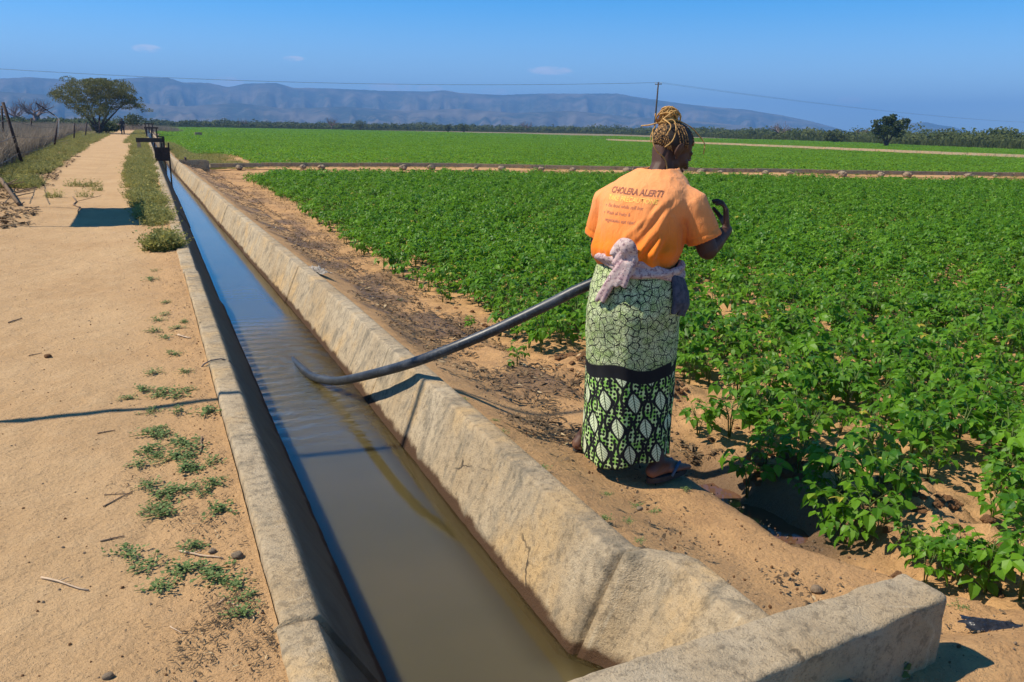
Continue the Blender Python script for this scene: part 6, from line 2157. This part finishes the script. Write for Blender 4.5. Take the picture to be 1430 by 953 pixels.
for f_ in (0.25, 0.5, 0.75, 0.95):
    mb = MB()
    for i in range(len(chain_pts) - 1):
        a = chain_pts[i][0].lerp(chain_pts[i][1], f_); b2 = chain_pts[i + 1][0].lerp(chain_pts[i + 1][1], f_)
        mb.tube([a.lerp(b2, k / 8) - Vector((0, 0, 0.35 * (1 - (2 * k / 8 - 1) ** 2) * (0.3 + .5 * (f_ > .9)))) for k in range(9)], 0.007, 5)
    put('wire', mb.mesh('wire', True), fence, [M_WIRE])

# ------------------------------------------------------------------ power line
rP = 150.0
pt = rng_at(919.5, 115, rP)
pb_ = Vector((pt.x - 0.35, pt.y, -0.3))
pole = empty('power_pole', pb_, 'thin dark wooden power pole rising behind the woman\'s head', 'power pole')
mb = MB(); mb.tube([pb_ - Vector((0, 0, .5)), pt], [0.17, 0.12], 10); put('shaft', mb.mesh('shaft', True), pole, [M_WOODPOLE])
wl, wr_ = rng_at(-40, 94, 152.0), rng_at(1500, 173, 420.0)
axis = (wr_ - wl); axis.z = 0; axis.normalize()
perp = Vector((-axis.y, axis.x, 0))
mb = MB(); mb.box(pt - Vector((0, 0, .35)), (1.5, 0.12, 0.12), perp.to_track_quat('X', 'Z').to_matrix()); put('crossarm', mb.mesh('crossarm'), pole, [M_WOODPOLE])
for s in (-0.65, 0.65):
    mb = MB(); q = pt + perp * s - Vector((0, 0, .28)); mb.tube([q, q + Vector((0, 0, .1)), q + Vector((0, 0, .22))], [0.05, 0.07, 0.03], 8)
    put('insulator', mb.mesh('insulator', True), pole, [M_GALV])
M_LINE = simple('weathered_cable', (0.16, 0.16, 0.17), rough=0.5)
for s, lab in ((-0.65, 'front cable of the power line crossing above the mountains'), (0.65, 'rear cable of the power line crossing above the mountains')):
    mb = MB()
    q = pt + perp * s - Vector((0, 0, .06))
    for (e, sag) in ((wl + perp * s, 1.2), (wr_ + perp * s, 1.6)):
        mb.tube([q.lerp(e, k / 24) - Vector((0, 0, sag * (1 - (2 * k / 24 - 1) ** 2))) for k in range(25)], 0.013, 5)
    tag(put('power_cable', mb.mesh('cable', True), None, [M_LINE]), lab, 'cable', 'cables of the power line')

# ------------------------------------------------------------------ walker far down the path
pw = at(172, 188, 0.0)
S_ = 1.0
walker = empty('person', pw, 'tiny figure in dark clothes walking on the path under the thorn tree', 'person')
b = MB()
for s in (-1, 1):
    b.capsule(pw + Vector((s * .09, 0, .86)), pw + Vector((s * .11, s * .08, .46)), .085, .06); b.capsule(pw + Vector((s * .11, s * .08, .46)), pw + Vector((s * .11, s * .14, .07)), .058, .04)
    b.capsule(pw + Vector((s * .11, s * .14, .05)), pw + Vector((s * .12, s * .14 - .16, .035)), .042, .03)
    b.capsule(pw + Vector((s * .19, 0, 1.36)), pw + Vector((s * .25, .03 * s, 1.08)), .055, .042); b.capsule(pw + Vector((s * .25, .03 * s, 1.08)), pw + Vector((s * .25, -.1 * s, .84)), .04, .028)
    b.capsule(pw + Vector((s * .25, -.1 * s, .82)), pw + Vector((s * .25, -.12 * s, .74)), .035, .025)
b.capsule(pw + Vector((0, 0, .9)), pw + Vector((0, 0, 1.32)), .13, .15); b.capsule(pw + Vector((0, 0, 1.4)), pw + Vector((0, -.01, 1.54)), .06, .055)
b.ellipsoid(pw + Vector((0, -.015, 1.64)), (.078, .095, .115)); b.ellipsoid(pw + Vector((0, -.11, 1.63)), (.014, .016, .02))
wm_ = remesh(b.mesh(), 0.012, 2); wm_.materials.clear(); wm_.materials.append(M_SKIN)
put('body', wm_, walker)
cl_ = MB()
cl_.capsule(pw + Vector((0, 0, .88)), pw + Vector((0, 0, 1.34)), .155, .17)
for s in (-1, 1): cl_.capsule(pw + Vector((s * .17, 0, 1.37)), pw + Vector((s * .24, .02 * s, 1.12)), .075, .065)
cm_ = remesh(cl_.mesh(), 0.015, 2); cm_.materials.clear(); cm_.materials.append(simple('dark_jacket', (0.02, 0.022, 0.03), (0.035, 0.03, 0.03), 8))
put('jacket', cm_, walker)
tr_ = MB()
for s in (-1, 1):
    tr_.capsule(pw + Vector((s * .09, 0, .88)), pw + Vector((s * .11, s * .08, .46)), .105, .08); tr_.capsule(pw + Vector((s * .11, s * .08, .46)), pw + Vector((s * .11, s * .14, .12)), .08, .065)
tm_ = remesh(tr_.mesh(), 0.015, 2); tm_.materials.clear(); tm_.materials.append(simple('dark_trousers', (0.018, 0.016, 0.02), (0.03, 0.025, 0.03), 8))
put('trousers', tm_, walker)

# ------------------------------------------------------------------ small far things
p = at(277, 187.5, 0.0)
o = put('concrete_block', bevelled(MB().box((0, 0, 0.1), (0.85, 0.5, 0.35)).mesh('block'), 0.02), None, [M_CHAN]); o.location = (p.x, p.y, -0.05)
tag(o, 'small pale concrete block standing in the far bean field', 'block')
# ------------------------------------------------------------------ objects left of the picture whose shadows fall into it
sg = empty('sign_board', (-2.9, 13.6, 0), 'road sign board on two posts left of the path, casting the square shadow', 'sign')
LEAN = Vector((0.0, 0.142, 1.0))
to_s = to_sun / to_sun.z
zlo, zhi = 1.95, 3.25
# the board stands left of the path, its posts leaning a little; its shadow lies on the path
def up_from(sx, sy, h):
    return Vector((sx, sy, 0)) + to_s * h
b0, b1 = up_from(-1.02, 12.25, zlo), up_from(-1.02, 14.90, zlo)
mb = MB()
t0_, t1_ = b0 + LEAN * (zhi - zlo), b1 + LEAN * (zhi - zlo)
o3 = Vector((0.03, 0, 0))
mb.add([b0, b1, t1_, t0_, b0 + o3, b1 + o3, t1_ + o3, t0_ + o3], [(0, 3, 2, 1), (4, 5, 6, 7), (0, 1, 5, 4), (1, 2, 6, 5), (2, 3, 7, 6), (3, 0, 4, 7)])
put('board', mb.mesh('board'), sg, [M_GALV])
for q in (b0 + Vector((-.04, .03, 0)), b1 + Vector((-.04, -.03, 0))):
    mb = MB(); mb.tube([q - LEAN * (zlo + 0.3), q + LEAN * (zhi - zlo)], 0.022, 10); put('post', mb.mesh('post', True), sg, [M_RUST])
pl_ = empty('steel_pole', (-2.3, 4.38, 0), 'thin leaning steel pole left of the path, casting the long line of shadow', 'pole')
q = Vector((-2.3, 4.38, 0)); LEAN = Vector((0.0, 0.22, 1.0))
mb = MB(); mb.tube([q - LEAN * 0.3, q + LEAN * 2.8, q + LEAN * 5.9], [0.027, 0.027, 0.024], 12); put('shaft', mb.mesh('shaft', True), pl_, [M_RUST])
